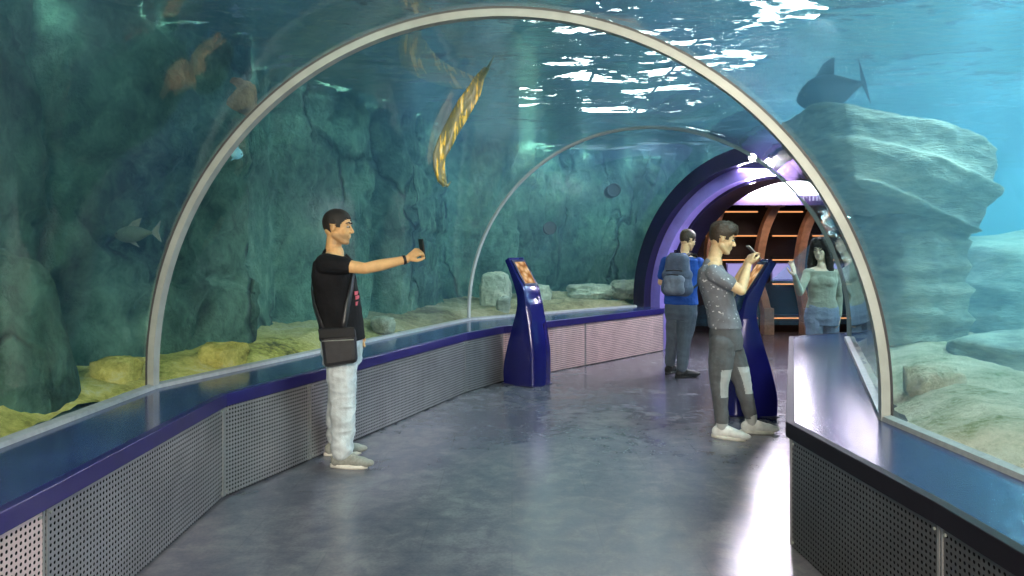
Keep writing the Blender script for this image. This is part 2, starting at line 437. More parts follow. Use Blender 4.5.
def cliff():
    sp = sample_path(cliff_path, .045); zs = [.2+.045*k for k in range(70)]
    # columns: widths and protrusions
    cols = []; s = 0; rnd = random.Random(11)
    while s < 26:
        w = rnd.uniform(.35, 1.9); cols.append((s, s+w, rnd.uniform(-.26, .20), rnd.uniform(-.5, .5), rnd.uniform(.05, .18))); s += w
    V = []; F = []; n = len(zs)
    for (p, nr, s) in sp:
        for z in zs:
            sw = max(0.001, s+.16*fbm(Vector((s*.3, 0, z*1.1)), 3)+.05*noise.noise(Vector((s, 3, z*4))))
            k = next((c for c in cols if c[0] <= sw < c[1]), cols[-1])
            t = (sw-k[0])/(k[1]-k[0])
            e = max(0, min(t, 1-t)*(k[1]-k[0]))
            prot = k[2]+k[3]*(t-.5)*.8
            edge = 1-math.exp(-e/(.035+.06*(.5+.5*noise.noise(Vector((k[0]*9, z*1.3, 2))))))
            # horizontal breaks, stepping each column
            zz = z+.25*noise.noise(Vector((k[0]*7, 1, 1)))
            brk = noise.noise(Vector((k[0]*3.3, 7, math.floor(zz/.95+noise.cell(Vector((k[0]*5, 0, 0))))*1.7)))*.13
            dd = prot*edge+brk*edge-.30*(1-edge)
            dd += .13*fbm(Vector((p.x*.55, p.y*.55, z*.6)), 3)+.05*fbm(Vector((p.x*3, p.y*3, z*3.2)), 4)-.11*max(0, 1-abs(noise.noise(Vector((p.x*1.1+9, p.y*1.1, z*.55))))*16)-.07*max(0, 1-abs(noise.noise(Vector((p.x*1.6+3, p.y*1.6, z*2.4+4))))*14)
            dd -= .10*max(0, z-2.4)
            q = clear_tunnel(p+nr*dd+Vector((0, 0, z))); V.append((q.x, q.y, z))
    for i in range(len(sp)-1):
        for j in range(n-1):
            a = i*n+j; F.append((a, a+1, a+n+1, a+n))
    # solid back
    base = len(V)
    for (p, nr, s) in sp:
        for z in (zs[0], zs[-1]):
            q = p-nr*.9; V.append((q.x, q.y, z))
    for i in range(len(sp)-1):
        b = base+2*i; F.append((b, b+1, b+3, b+2))
        F.append((i*n+n-1, b+1, b+3, (i+1)*n+n-1))
    o = mesh('rock_cliff', V, F, M['cliff'], smooth=True)
    tag(o, 'tall green teal cracked rock cliff standing in the water behind the left glass', 'cliff')
    return o
cliff()

def rock(name, loc, rad, mat, label, seed=0, amp=.22, freq=1.3, strata=0, sub=5, rz=0, squash=None, group=None, cat='rock'):
    bm = bmesh.new(); bmesh.ops.create_icosphere(bm, subdivisions=sub, radius=1)
    off = Vector((seed*3.7, seed*1.3, seed*2.1)); R = Matrix.Rotation(rz, 3, 'Z')
    for v in bm.verts:
        n = v.co.normalized()
        # blocky: push sphere toward a rounded box
        m = max(abs(n.x), abs(n.y), abs(n.z)); b = n.lerp(n/m, .45)
        f = 1+amp*fbm(n*freq+off, 4)+amp*.45*(1-3*abs(noise.noise(n*freq*1.6+off)))*.5
        q = Vector((b.x*rad[0], b.y*rad[1], b.z*rad[2]))*f
        if strata:
            s = q.z/strata+.8*noise.noise(q*.7+off); fr = s-math.floor(s)
            ledge_ = (fr**2)*.10*(1 if fr < .9 else (1-fr)*10)
            h = Vector((q.x, q.y, 0)); ln = h.length
            if ln > .01: q += h/ln*ledge_*.9
        if squash: q = squash(q)
        q += n*.02*fbm(q*7+off, 3)
        v.co = clear_tunnel(R @ q+Vector(loc), .10)-Vector(loc)
    me = bpy.data.meshes.new(name); bm.to_mesh(me); bm.free()
    o = link(name, me, mat, None, True); o.location = loc
    tag(o, label, cat, group); return o
def taper(k, zc=0):   # narrower towards the foot
    def f(q):
        s = 1+k*q.z; return Vector((q.x*s, q.y*s, q.z))
    return f

# tank bed
def bed(line, outx, name, mat, label, prof, n=70):
    sp = sample_path(line, .06) ; V = []; F = []; w = len(prof)
    for (p, nr, s) in sp:
        for (t, z) in prof:
            q = p+Vector((outx[0], outx[1], 0))*t
            zz = z+(.0 if t < .02 else .07*fbm(Vector((q.x*1.6, q.y*1.6, 0)), 4)+.035*fbm(Vector((q.x*7, q.y*7, 1)), 3)+.05*max(0, fbm(Vector((q.x*3.1, q.y*3.1, 5)), 2)))
            V.append((q.x, q.y, zz))
    for i in range(len(sp)-1):
        for j in range(w-1):
            a = i*w+j; F.append((a, a+1, a+w+1, a+w))
    o = mesh(name, V, F, mat, smooth=True); tag(o, label, 'tank bed', None, 'stuff')
    return o
profL = [(.03+.03*k, .585+.11*min(1, k*.03/.30)+.06*min(1, max(0, k*.03-.5)/.8)) for k in range(70)]
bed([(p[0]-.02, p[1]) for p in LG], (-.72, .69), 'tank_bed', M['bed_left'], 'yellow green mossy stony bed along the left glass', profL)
profR = [(.05+.06*k, .56+.16*math.sin(min(PI*.5, k*.06/.45*PI*.5))-.22*max(0, min(1, (k*.06-.7)/1.6))) for k in range(130)]
bed([(p[0]+.02, p[1]) for p in RG], (.97, -.22), 'tank_bed', M['bed_right'], 'pale sandy gravel bed beyond the right glass', profR)

# rocks on the left
rock('boulder', (-.24, 10.45, .84), (.22, .2, .33), M['boulder'], 'upright pale green boulder by the thin arch, left of the blue kiosk', 3, .2)
rock('boulder', (-.12, 9.9, .72), (.09, .08, .14), M['rock_pale'], 'small pale stone leaning below the upright boulder', 14, .2, sub=4)
rock('boulder', (.35, 11.3, .78), (.26, .3, .18), M['boulder'], 'rounded boulder just left of the kiosk top', 5, .2)
rock('boulder', (1.9, 12.15, .82), (.32, .25, .15), M['boulder'], 'low grey boulder on the sand right of the blue kiosk', 36, .32)
rock('boulder', (1.25, 11.9, .80), (.36, .3, .12), M['boulder'], 'flat low boulder on the sand behind the blue kiosk', 48, .35)
rock('boulder', (-1.32, 7.6, .70), (.13, .11, .09), M['boulder'], 'small mossy stone beside the man in black, on the tank bed', 9, .2, sub=4)
rock('boulder', (-2.10, 5.45, .70), (.18, .14, .09), M['bed_left'], 'mossy stone behind the first arch foot', 10, .25, sub=4)
rock('boulder', (-2.52, 4.7, .70), (.16, .14, .09), M['bed_left'], 'mossy yellow lump at the cliff foot, left of the arch', 12, .25, sub=4)
rock('boulder', (-2.80, 4.0, .72), (.34, .34, .75), M['cliff'], 'green sloping rock at the far left edge against the cliff', 13, .2, squash=taper(-.45))
rock('boulder', (-2.30, 6.25, 2.76), (.13, .13, .15), M['rock_brown'], 'brown rock knob on the cliff behind the upper left arch', 15, .2, sub=4)

# rocks on the right
rock('boulder', (3.12, 6.2, 2.13), (.72, .55, .40), M['rock_pale'], 'big pale overhanging rock under the surface, right of the arch', 21, .18, 1.1, .28, 6, .15, squash=lambda q: Vector((q.x*(1+.35*q.z), q.y*(1+.2*q.z), q.z-.24*q.x-(.10*max(0, q.x-.3)))))
rock('boulder', (3.32, 6.3, 1.15), (.34, .45, .75), M['rock_pale'], 'rock column under the overhanging rock beside the right glass', 22, .15, 1.1, .22, 5, .2)
rock('boulder', (6.1, 7.5, .75), (1.75, 1.0, .95), M['rock_pale'], 'broad layered rock wall at the right edge of the view', 23, .16, 1.0, .25, 6, -.1)
rock('boulder', (3.95, 5.35, .52), (.8, .5, .36), M['rock_pale'], 'low layered rock at the foot of the right rock column', 24, .2, 1.2, .16, 5, .2)
rock('boulder', (5.0, 5.5, .5), (.7, .6, .42), M['rock_pale'], 'low rounded rock at the right edge behind the gravel bank', 25, .2, 1.2, .16, 5)
rock('boulder', (2.42, 4.25, .70), (.15, .13, .10), M['bed_right'], 'small pale stone beside the right arch foot', 26, .25, sub=4)

# water body with the tunnel cut out
def closed_tunnel():
    idx = [0, 1, 2, 3, 4]; rings = []
    for i in idx:
        r = arch_pts(LG[i], RG[i], .045, -.6); 
        if i == 0: r = [p+Vector((0, -3, 0)) for p in r]
        rings.append(r)
    mb = MB(); mb.loft(rings); return mb.build('cutter', None)
ROOM = [(1.95, 11.2), (2.5, 13.3), (6.5, 13.3), (5.7, 10.0), (4.5, 7.7)]
wb = MB(); wb.box((-4.6, -4.5, .3), (13.5, 15.5, 3.205)); water = wb.build('water', M['water'])
cuts = [closed_tunnel()]
rm = MB(); rm.loft([arch_pts(LG[4], RG[4], .045, -.6), arch_pts((2.45, 13.45), (6.75, 13.45), .045, -.6)]); cuts.append(rm.build('cutter', None))
for c in cuts:
    m = water.modifiers.new('b', 'BOOLEAN'); m.operation = 'DIFFERENCE'; m.object = c; m.solver = 'EXACT'
bake(water)
for c in cuts: bpy.data.objects.remove(c)
tag(water, 'hazy blue green aquarium water surrounding the tunnel', 'water', None, 'stuff')
ws = MB(); ws.add([(-4.6, -4.5, 3.19), (13.5, -4.5, 3.19), (13.5, 15.5, 3.19), (-4.6, 15.5, 3.19)], [(0, 1, 2, 3)])
tag(ws.build('water_surface', M['wsurf']), 'rippled water surface seen from below, with white glints', 'water surface', None, 'stuff')
# tank walls, and the dark hall walls standing on them above the water
for nm_, lo, hi, lb in (('wall_right', (13.5, -4.7), (13.7, 15.7), 'end wall'), ('wall_back', (-4.8, 15.5), (13.5, 15.7), 'rear wall'), ('wall_left', (-4.8, -4.7), (-4.6, 15.5), 'left wall')):
    tw = MB(); tw.box((*lo, 0), (*hi, 3.25)); tag(tw.build(nm_, M['tank_wall']), 'blue %s of the tank' % lb, None, None, 'structure')
    tw = MB(); tw.box((*lo, 3.25), (*hi, 6)); tag(tw.build(nm_, M['hall']), 'dark %s of the hall above the tank' % lb, None, None, 'structure')
tw = MB(); tw.box((-4.8, -4.9, 6), (13.7, 15.7, 6.2)); tag(tw.build('ceiling', M['hall']), 'dark hall ceiling above the tank', None, None, 'structure')
for x_, w_ in ((.7, 'leftmost'), (1.9, 'middle'), (3.1, 'rightmost')):
    root = empty('hall_lamp', (x_, 11.6, 4.3))
    k = MB(); k.box((-.58, -3.5, 0), (.58, 3.5, .14)); k.build('housing', M['hall'], root, bevel=.01)
    k = MB(); k.box((-.56, -3.45, -.03), (.56, 3.45, -.001)); k.build('diffuser', M['lamp'], root)
    for yy in (-2, 2):
        k = MB(); k.tube([(0, yy, .14), (0, yy, 1.7)], .02); k.build('hanger', M['hall'], root)
    tag(root, 'long white lamp glinting through the ripples, %s of the three' % w_, 'lamp', 'lamps hanging over the tank')

# ------------------------------------------------------------------ portal and room behind it
a, b = V2(LG[4]), V2(RG[4]); u = (b-a).normalized(); n_ = Vector((-u.y, u.x, 0))   # n_ points into the room
portal = empty('portal', tuple((a+b)/2)); pc = (a+b)/2
def ring(off0, off1, w0, w1, name, mat, z0=H0):
    o_ = [p-pc for p in arch_pts(LG[4], RG[4], off0, z0, 80)]; i_ = [p-pc for p in arch_pts(LG[4], RG[4], off1, z0, 80)]
    mb = MB(); mb.loft([[o+n_*w0, o+n_*w1, i+n_*w1, i+n_*w0] for o, i in zip(o_, i_)]); return mb.build(name, mat, portal)
ring(.02, -.20, -.14, .0, 'outer_ring', M['portal_out'], H0)
ring(.02, -.38, .0, .16, 'inner_ring', M['portal_in'], 0.0)
ring(-.12, -.42, .16, .60, 'reveal', M['portal_out'], 0.0)
tag(portal, 'dark blue and purple round portal ending the tunnel', 'portal')
# right/left jamb below the ledge level is covered by the ledges themselves
def lampmesh(name, c, r, d, label):
    root = empty(name, c); d = Vector(d).normalized()
    mb = MB(); mb.tube([-d*.09, -d*.0, d*.01], [r*.7, r*1.15, r*1.15], 20); mb.build('housing', M['portal_out'], root)
    mb = MB(); mb.tube([d*.012, d*.02], [r, r], 20); mb.build('lens', M['spot'], root)
    tag(root, label, 'lamp'); return root
def onarch(k, off, back): 
    p = arch_pts(LG[4], RG[4], off, H0, 80)[k]; return p+n_*back
lampmesh('spotlight', onarch(41, -.16, -.24), .045, (-.55, -.75, -.42), 'round glaring spotlight at the crown of the portal')
lampmesh('spotlight', onarch(50, -.17, -.24), .035, (-.6, -.75, -.35), 'smaller glaring spotlight on the portal, right of its crown')

# room shell: the vault runs on behind the portal
VB = ((2.45, 13.35), (6.75, 13.35))
def vault(o0, o1, z0): return [arch_pts(LG[4], RG[4], o0, z0, 60), arch_pts(VB[0], VB[1], o1, z0, 60)]
vi = vault(-.02, -.10, 0); vo = vault(.03, .03, 0); n = len(vi[0]); V = vi[0]+vi[1]+vo[0]+vo[1]; F = []
for j in range(n-1):
    F += [(j, j+1, n+j+1, n+j), (2*n+j, 3*n+j, 3*n+j+1, 2*n+j+1), (j, 2*n+j, 2*n+j+1, j+1), (n+j, n+j+1, 3*n+j+1, 3*n+j)]
for j in (0, n-1): F.append((j, n+j, 3*n+j, 2*n+j))
tag(mesh('wall_vault', V, F, M['dark'], smooth=True), 'dark vaulted shell of the room beyond the portal', None, None, 'structure')
bw = MB(); r0 = arch_pts(VB[0], VB[1], .02, 0, 60); bw.loft([r0, [p+Vector((0, .06, 0)) for p in r0]])
tag(bw.build('wall_back', M['hull']), 'dark brown hull wall at the end of the room', None, None, 'structure')
def at(px, py, Y): return Vector(((px-512)*Y/740, Y, CAM.z-(py-250)*Y/740))
# hull ribs (curved uprights) standing before the back wall
Yr = 12.9
def hull_rib(pts, w, label):
    P = [at(px, py, Yr) for px, py in pts]; root = empty('hull_rib', (P[-1].x, Yr, 0))
    rings = []
    fine = []
    for i in range(len(P)-1):
        p0, p1, p2, p3 = P[max(i-1, 0)], P[i], P[i+1], P[min(i+2, len(P)-1)]
        for k in range(6):
            t = k/6; fine.append(.5*((2*p1)+(p2-p0)*t+(2*p0-5*p1+4*p2-p3)*t*t+(3*p1-p0-3*p2+p3)*t**3))
    fine.append(P[-1])
    for i, p in enumerate(fine):
        d = (fine[min(i+1, len(fine)-1)]-fine[max(i-1, 0)]).normalized(); s = Vector((d.z, 0, -d.x))
        q = p-root.location
        rings.append([q-s*w/2+Vector((0, -.10, 0)), q+s*w/2+Vector((0, -.10, 0)), q+s*w/2+Vector((0, .10, 0)), q-s*w/2+Vector((0, .10, 0))])
    mb = MB(); mb.loft(rings); mb.build('beam', M['rib_orange'], root, bevel=.01)
    top = P[0]-root.location; k = MB(); k.box(top+Vector((-.13, -.14, -.02)), top+Vector((.13, .12, .09))); k.box(top+Vector((-.17, -.12, .09)), top+Vector((.1, .1, .15))); k.build('bracket', M['bracket'], root, bevel=.01)
    ft = P[-1]-root.location; k = MB(); k.box(ft+Vector((-.085, -.12, -.0)), ft+Vector((.085, .11, .25))); k.box(Vector((ft.x-.09, -.11, 0)), Vector((ft.x+.09, .1, ft.z))); k.build('foot', M['bracket'], root, bevel=.01)
    tag(root, label, 'hull rib', 'curved orange hull ribs')
hull_rib([(722, 205), (714, 228), (709, 250), (711, 280), (720, 305), (722, 325)], .13, 'curved orange rib partly hidden behind the young man\'s head')
hull_rib([(775, 206), (765, 228), (759, 255), (758, 280), (764, 302), (767, 322)], .135, 'curved orange rib just right of the young man\'s phone')
hull_rib([(815, 208), (805, 230), (800, 255), (799, 280), (803, 302), (806, 322)], .135, 'curved orange rib directly left of the woman')
def slat(x0, x1, y, label, Y=13.08):
    p, q = at(x0, y, Y), at(x1, y, Y); root = empty('shelf_slat', ((p.x+q.x)/2, Y, p.z))
    w = (q.x-p.x)/2
    k = MB(); k.box((-w, -.04, .018), (w, .16, .05)); k.build('board', M['hull'], root)
    k = MB(); k.box((-w, -.05, -.010), (w, -.015, .012)); k.build('light_strip', M['strip'], root)
    tag(root, label, 'slat', 'amber lit slats of the hull wall')
nm = {0: 'left bay', 1: 'middle bay', 2: 'right bay'}
bays = [(722, 757, 0), (772, 802, 1), (812, 850, 2)]
rows = [(212, 'top'), (236, 'second'), (260, 'third'), (284, 'fourth'), (318, 'lowest')]
for x0, x1, bi in bays:
    for y, rn in rows: slat(x0, x1, y, 'amber lit slat, %s row in the %s between the hull ribs' % (rn, nm[bi]))
for y, rn in rows[:2]: slat(690, 708, y, 'short amber lit slat, %s row left of the first hull rib' % rn)
# lavender backlit display boards
for x0, x1, bi in [(727, 755, 0), (772, 797, 1), (812, 850, 2)]:
    p, q = at(x0, 281, 13.0), at(x1, 263, 13.0)
    root = empty('display_board', ((p.x+q.x)/2, 13.0, p.z)); w = (q.x-p.x)/2; h = q.z-p.z
    k = MB(); k.box((-w, .02, 0), (w, .08, h)); k.build('frame', M['lav'], root)
    k = MB(); k.box((-w+.02, .0, .03), (w-.02, .019, h-.02)); k.build('screen', M['lavglow'], root)
    tag(root, 'glowing lavender display board in the %s of the hull wall' % nm[bi], 'display board')
# sign over the room
sg = empty('sign', at(785, 205, 12.2)); p = sg.location
k = MB(); k.box((-.85, 0, .0), (1.1, .08, .66)); k.build('board', M['portal_in'], sg)
k = MB(); k.box((-.72, -.10, .16), (.62, -.01, .54)); k.build('light_box', M['glow'], sg, bevel=.04)
lm = emis('sign_letters', (.95, .88, 1, 1), 3)
for st in ([(.30, .07, .30, .19), (.30, .19, .35, .12), (.35, .12, .40, .19), (.40, .19, .40, .07)], [(.46, .07, .46, .19)], [(.52, .07, .52, .19), (.52, .08, .58, .08)], [(.63, .07, .66, .19), (.66, .19, .70, .07)], [(.76, .07, .76, .19), (.76, .19, .81, .14)]):
    k = MB(); k.tube([Vector((st[0][0], -.02, st[0][1]))]+[Vector((q[2], -.02, q[3])) for q in st], .013, 6); k.build('letter', lm, sg)
tag(sg, 'purple sign board with glaring white lighting above the hull ribs', 'sign')

# ------------------------------------------------------------------ kiosks
def kiosk(loc, rz, label):
    root = empty('kiosk', loc, rz)
    front = [(.207, 0), (.212, .2), (.205, .39), (.178, .57), (.135, .80), (.105, .95), (.075, 1.06), (.0, 1.17), (-.07, 1.275), (-.14, 1.385)]
    back = [(-.20, 0), (-.20, .18), (-.153, .40), (-.09, .62), (-.036, .82), (-.034, .95), (-.065, 1.05), (-.11, 1.17), (-.155, 1.265), (-.205, 1.35)]
    hw = [.165, .168, .166, .158, .148, .143, .14, .138, .134, .128]
    def spl(P, n=5):
        out = []
        for i in range(len(P)-1):
            p0, p1, p2, p3 = [Vector(P[max(0, min(len(P)-1, i+d))]) for d in (-1, 0, 1, 2)]
            for k in range(n):
                t = k/n; out.append(.5*((2*p1)+(p2-p0)*t+(2*p0-5*p1+4*p2-p3)*t*t+(3*p1-p0-3*p2+p3)*t**3))
        out.append(Vector(P[-1])); return out
    f = spl(front); bk = spl(back); ww = [v.x for v in spl([(w, 0) for w in hw])]
    rings = []
    for a_, b_, w in zip(f, bk, ww):
        r = []; 
        for (t, s) in ((0, -1), (0, -.82), (.0, 0), (0, .82), (0, 1), (.12, 1.06), (.5, 1.1), (.88, 1.06), (1, 1), (1, .82), (1, 0), (1, -.82), (1, -1), (.88, -1.06), (.5, -1.1), (.12, -1.06)):
            bul = .035 if (t == 0 and abs(s) < .9) else 0
            bul *= (1-abs(s)*.3)
            x = a_.x+(b_.x-a_.x)*t; z = a_.y+(b_.y-a_.y)*t
            if abs(s) == 1: x += (-.01 if t == 0 else .01)
            if t in (0,) and a_.y < .9: x += bul*.6
            r.append(Vector((x, s*w, z)))
        rings.append(r)
    mb = MB(); mb.loft(rings); o = mb.build('body', M['kiosk'], root, smooth=True)
    m = o.modifiers.new('w', 'EDGE_SPLIT'); m.split_angle = .7
    # screen on the sloping front
    p0, p1 = Vector((.055, 1.085)), Vector((-.115, 1.345)); d = (p1-p0).normalized(); nn = Vector((d.y, -d.x))
    def P3(s, t, w): q = p0+(p1-p0)*s+nn*t; return Vector((q.x, w, q.y))
    def slab(s0, s1, w, t0, t1, name, mat, wy=0):
        k = MB(); k.loft([[P3(s0, t0, -w), P3(s0, t0, w), P3(s0, t1, w), P3(s0, t1, -w)], [P3(s1, t0, -w), P3(s1, t0, w), P3(s1, t1, w), P3(s1, t1, -w)]]); return k.build(name, mat, root)
    slab(-.04, 1.04, .118, -.02, .012, 'bezel', M['kiosk_dark'])
    scr = slab(.06, .95, .09, .012, .0145, 'screen', screen_mat)
    k = MB(); k.tube([P3(-.55, .0, 0), P3(-.55, .022, 0)], .018, 12); k.build('button', M['kiosk_dark'], root)
    k = MB(); k.box((-.21, -.18, 0), (.225, .18, .012)); k.build('foot_plate', M['kiosk_dark'], root, bevel=.004)
    tag(root, label, 'kiosk', 'blue touch screen kiosks'); return root
def mat_screen():
    t = NT('kiosk_screen'); v = t.coord((1, 1, 1))
    w = t.n('ShaderNodeTexVoronoi'); w.inputs['Scale'].default_value = 14; t.l(v, w.inputs['Vector'])
    col = t.ramp(w.outputs['Distance'], [(.0, (1, .85, .65)), (.35, (.85, .5, .22)), (.7, (.4, .16, .06))])
    e = t.n('ShaderNodeEmission'); t.l(col, e.inputs[0]); e.inputs[1].default_value = .9
    return t.done(e)
screen_mat = mat_screen()
kiosk((.16, 8.15, 0), math.radians(-38), 'blue curved kiosk with lit orange screen by the left ledge')
kiosk((2.14, 6.67, 0), math.radians(180), 'dark blue curved kiosk standing behind the young man in joggers')
# ------------------------------------------------------------------ fish and the strip made for a reflection
def fish(name, loc, rz, L, hgt, wid, mats, label, pitch=0, tail=.22):
    root = empty(name, loc, rz); root.rotation_euler = (0, pitch, rz)
    prof = [(-.5, .10), (-.42, .16), (-.3, .42), (-.12, .82), (.05, 1), (.22, .93), (.36, .66), (.46, .32), (.5, .05)]
    rings = []
    for x, r in prof:
        rings.append([Vector((x*L, math.cos(2*PI*k/16)*wid*r/2, math.sin(2*PI*k/16)*hgt*r/2)) for k in range(16)])
    mb = MB(); mb.loft(rings); o = mb.build('body', mats[0], root, smooth=True); s = o.modifiers.new('s', 'SUBSURF'); s.levels = s.render_levels = 1
    def fin(pts, t, nm):
        k = MB(); k.loft([[Vector((x*L, -t, z*hgt)) for x, z in pts], [Vector((x*L, t, z*hgt)) for x, z in pts]]); k.build(nm, mats[1], root)
    fin([(-.46, .06), (-.46-tail, .62), (-.50-tail*.5, .0), (-.46-tail, -.55), (-.46, -.06)], .004, 'tail_fin')
    fin([(-.12, .38), (-.2, .85), (.0, .72), (.14, .46)], .004, 'dorsal_fin')
    fin([(-.02, -.42), (-.12, -.75), (.1, -.47)], .004, 'pelvic_fin')
    for s_ in (-1, 1):
        k = MB(); k.tube([Vector((.37*L, s_*wid*.27, .08*hgt)), Vector((.37*L, s_*wid*.33, .08*hgt))], hgt*.05, 10); k.build('eye', M['dark'], root)
    tag(root, label, 'fish'); return root
M['fish_green'] = simple('fish_green', (.09, .14, .10), .7); M['fish_dark'] = simple('fish_dark', (.01, .015, .04), .6); M['fish_blue'] = simple('fish_blue', (.35, .75, 1.0), .35)
M['fin_pale'] = simple('fin_pale', (.17, .21, .17), .6)
fish('fish', at(134, 234, 4.9), PI-.35, .34, .12, .08, (M['fish_green'], M['fin_pale']), 'dim grey green fish in front of the cliff, left of the arch', .05)
fish('fish', at(830, 92, 6.3), PI-.2, .56, .34, .22, (M['fish_dark'], M['fish_dark']), 'large dark fish silhouette above the right overhanging rock', .25, .05)
fish('fish', at(235, 153, 5.9), .6, .13, .10, .05, (M['fish_blue'], M['fish_blue']), 'small bright pale blue fish shape for a pale patch beside the upper left of the arch', .3)  # fish shape built for a small pale blue patch
def strip_thing():  # golden shape added in place of a warm reflection on the curved glass
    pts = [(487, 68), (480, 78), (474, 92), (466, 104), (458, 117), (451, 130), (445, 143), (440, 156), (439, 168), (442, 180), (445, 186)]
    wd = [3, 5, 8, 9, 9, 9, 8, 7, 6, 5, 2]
    Y = 5.6; root = empty('reflection_strip', at(455, 125, Y)); P = [at(x, y, Y)-root.location for x, y in pts]
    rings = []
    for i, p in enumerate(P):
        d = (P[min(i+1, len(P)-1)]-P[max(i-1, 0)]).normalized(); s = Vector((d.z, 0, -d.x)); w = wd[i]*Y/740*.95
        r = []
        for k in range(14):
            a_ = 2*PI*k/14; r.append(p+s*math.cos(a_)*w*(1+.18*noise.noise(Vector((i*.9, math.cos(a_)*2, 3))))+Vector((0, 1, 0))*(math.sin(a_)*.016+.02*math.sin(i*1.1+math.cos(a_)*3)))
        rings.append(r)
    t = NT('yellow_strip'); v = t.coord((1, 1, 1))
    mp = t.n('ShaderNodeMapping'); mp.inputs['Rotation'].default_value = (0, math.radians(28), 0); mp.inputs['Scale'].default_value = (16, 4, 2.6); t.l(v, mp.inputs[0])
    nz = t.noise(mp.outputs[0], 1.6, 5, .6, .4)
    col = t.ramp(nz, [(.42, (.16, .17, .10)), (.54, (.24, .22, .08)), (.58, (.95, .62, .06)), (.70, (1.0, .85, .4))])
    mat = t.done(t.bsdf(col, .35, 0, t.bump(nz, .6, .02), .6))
    mb = MB(); mb.loft(rings); o = mb.build('band', mat, root, smooth=True)
    k = MB(); k.tube([P[0]+Vector((.0, 0, -.01)), at(490, 64, Y)-root.location, at(494, 56, Y+.05)-root.location], [.012, .01, .004], 8); k.build('top_end', M['fin_pale'], root, smooth=True)
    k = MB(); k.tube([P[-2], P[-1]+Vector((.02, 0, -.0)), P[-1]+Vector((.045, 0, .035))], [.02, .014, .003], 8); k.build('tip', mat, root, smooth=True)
    tag(root, 'long curved golden yellow strip standing in for a reflection on the glass above the tunnel', 'seaweed')  # not seaweed, the strip stands in for a reflection on the glass
#STRIP
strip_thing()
# pipe openings in the cliff
def pipe(px, py, Y, r, label):
    root = empty('pipe_outlet', at(px, py, Y)); 
    rg = [[Vector((math.cos(2*PI*k/24)*rr, y, math.sin(2*PI*k/24)*rr)) for k in range(24)] for rr, y in ((r, .5), (r*1.05, 0), (r*.85, 0), (r*.8, .4))]
    k = MB(); k.loft(rg, cap=False); k.build('rim', M['dark'], root, smooth=True)
    k = MB(); k.tube([(0, .05, 0), (0, .4, 0)], r*.86, 24); k.build('plug', M['dark'], root)
    tag(root, label, 'pipe', 'round black pipe openings in the cliff')
pipe(614, 190, 12.35, .11, 'round black pipe opening high in the cliff near the portal')
pipe(550, 228, 11.75, .10, 'round black pipe opening lower in the cliff above the kiosk')

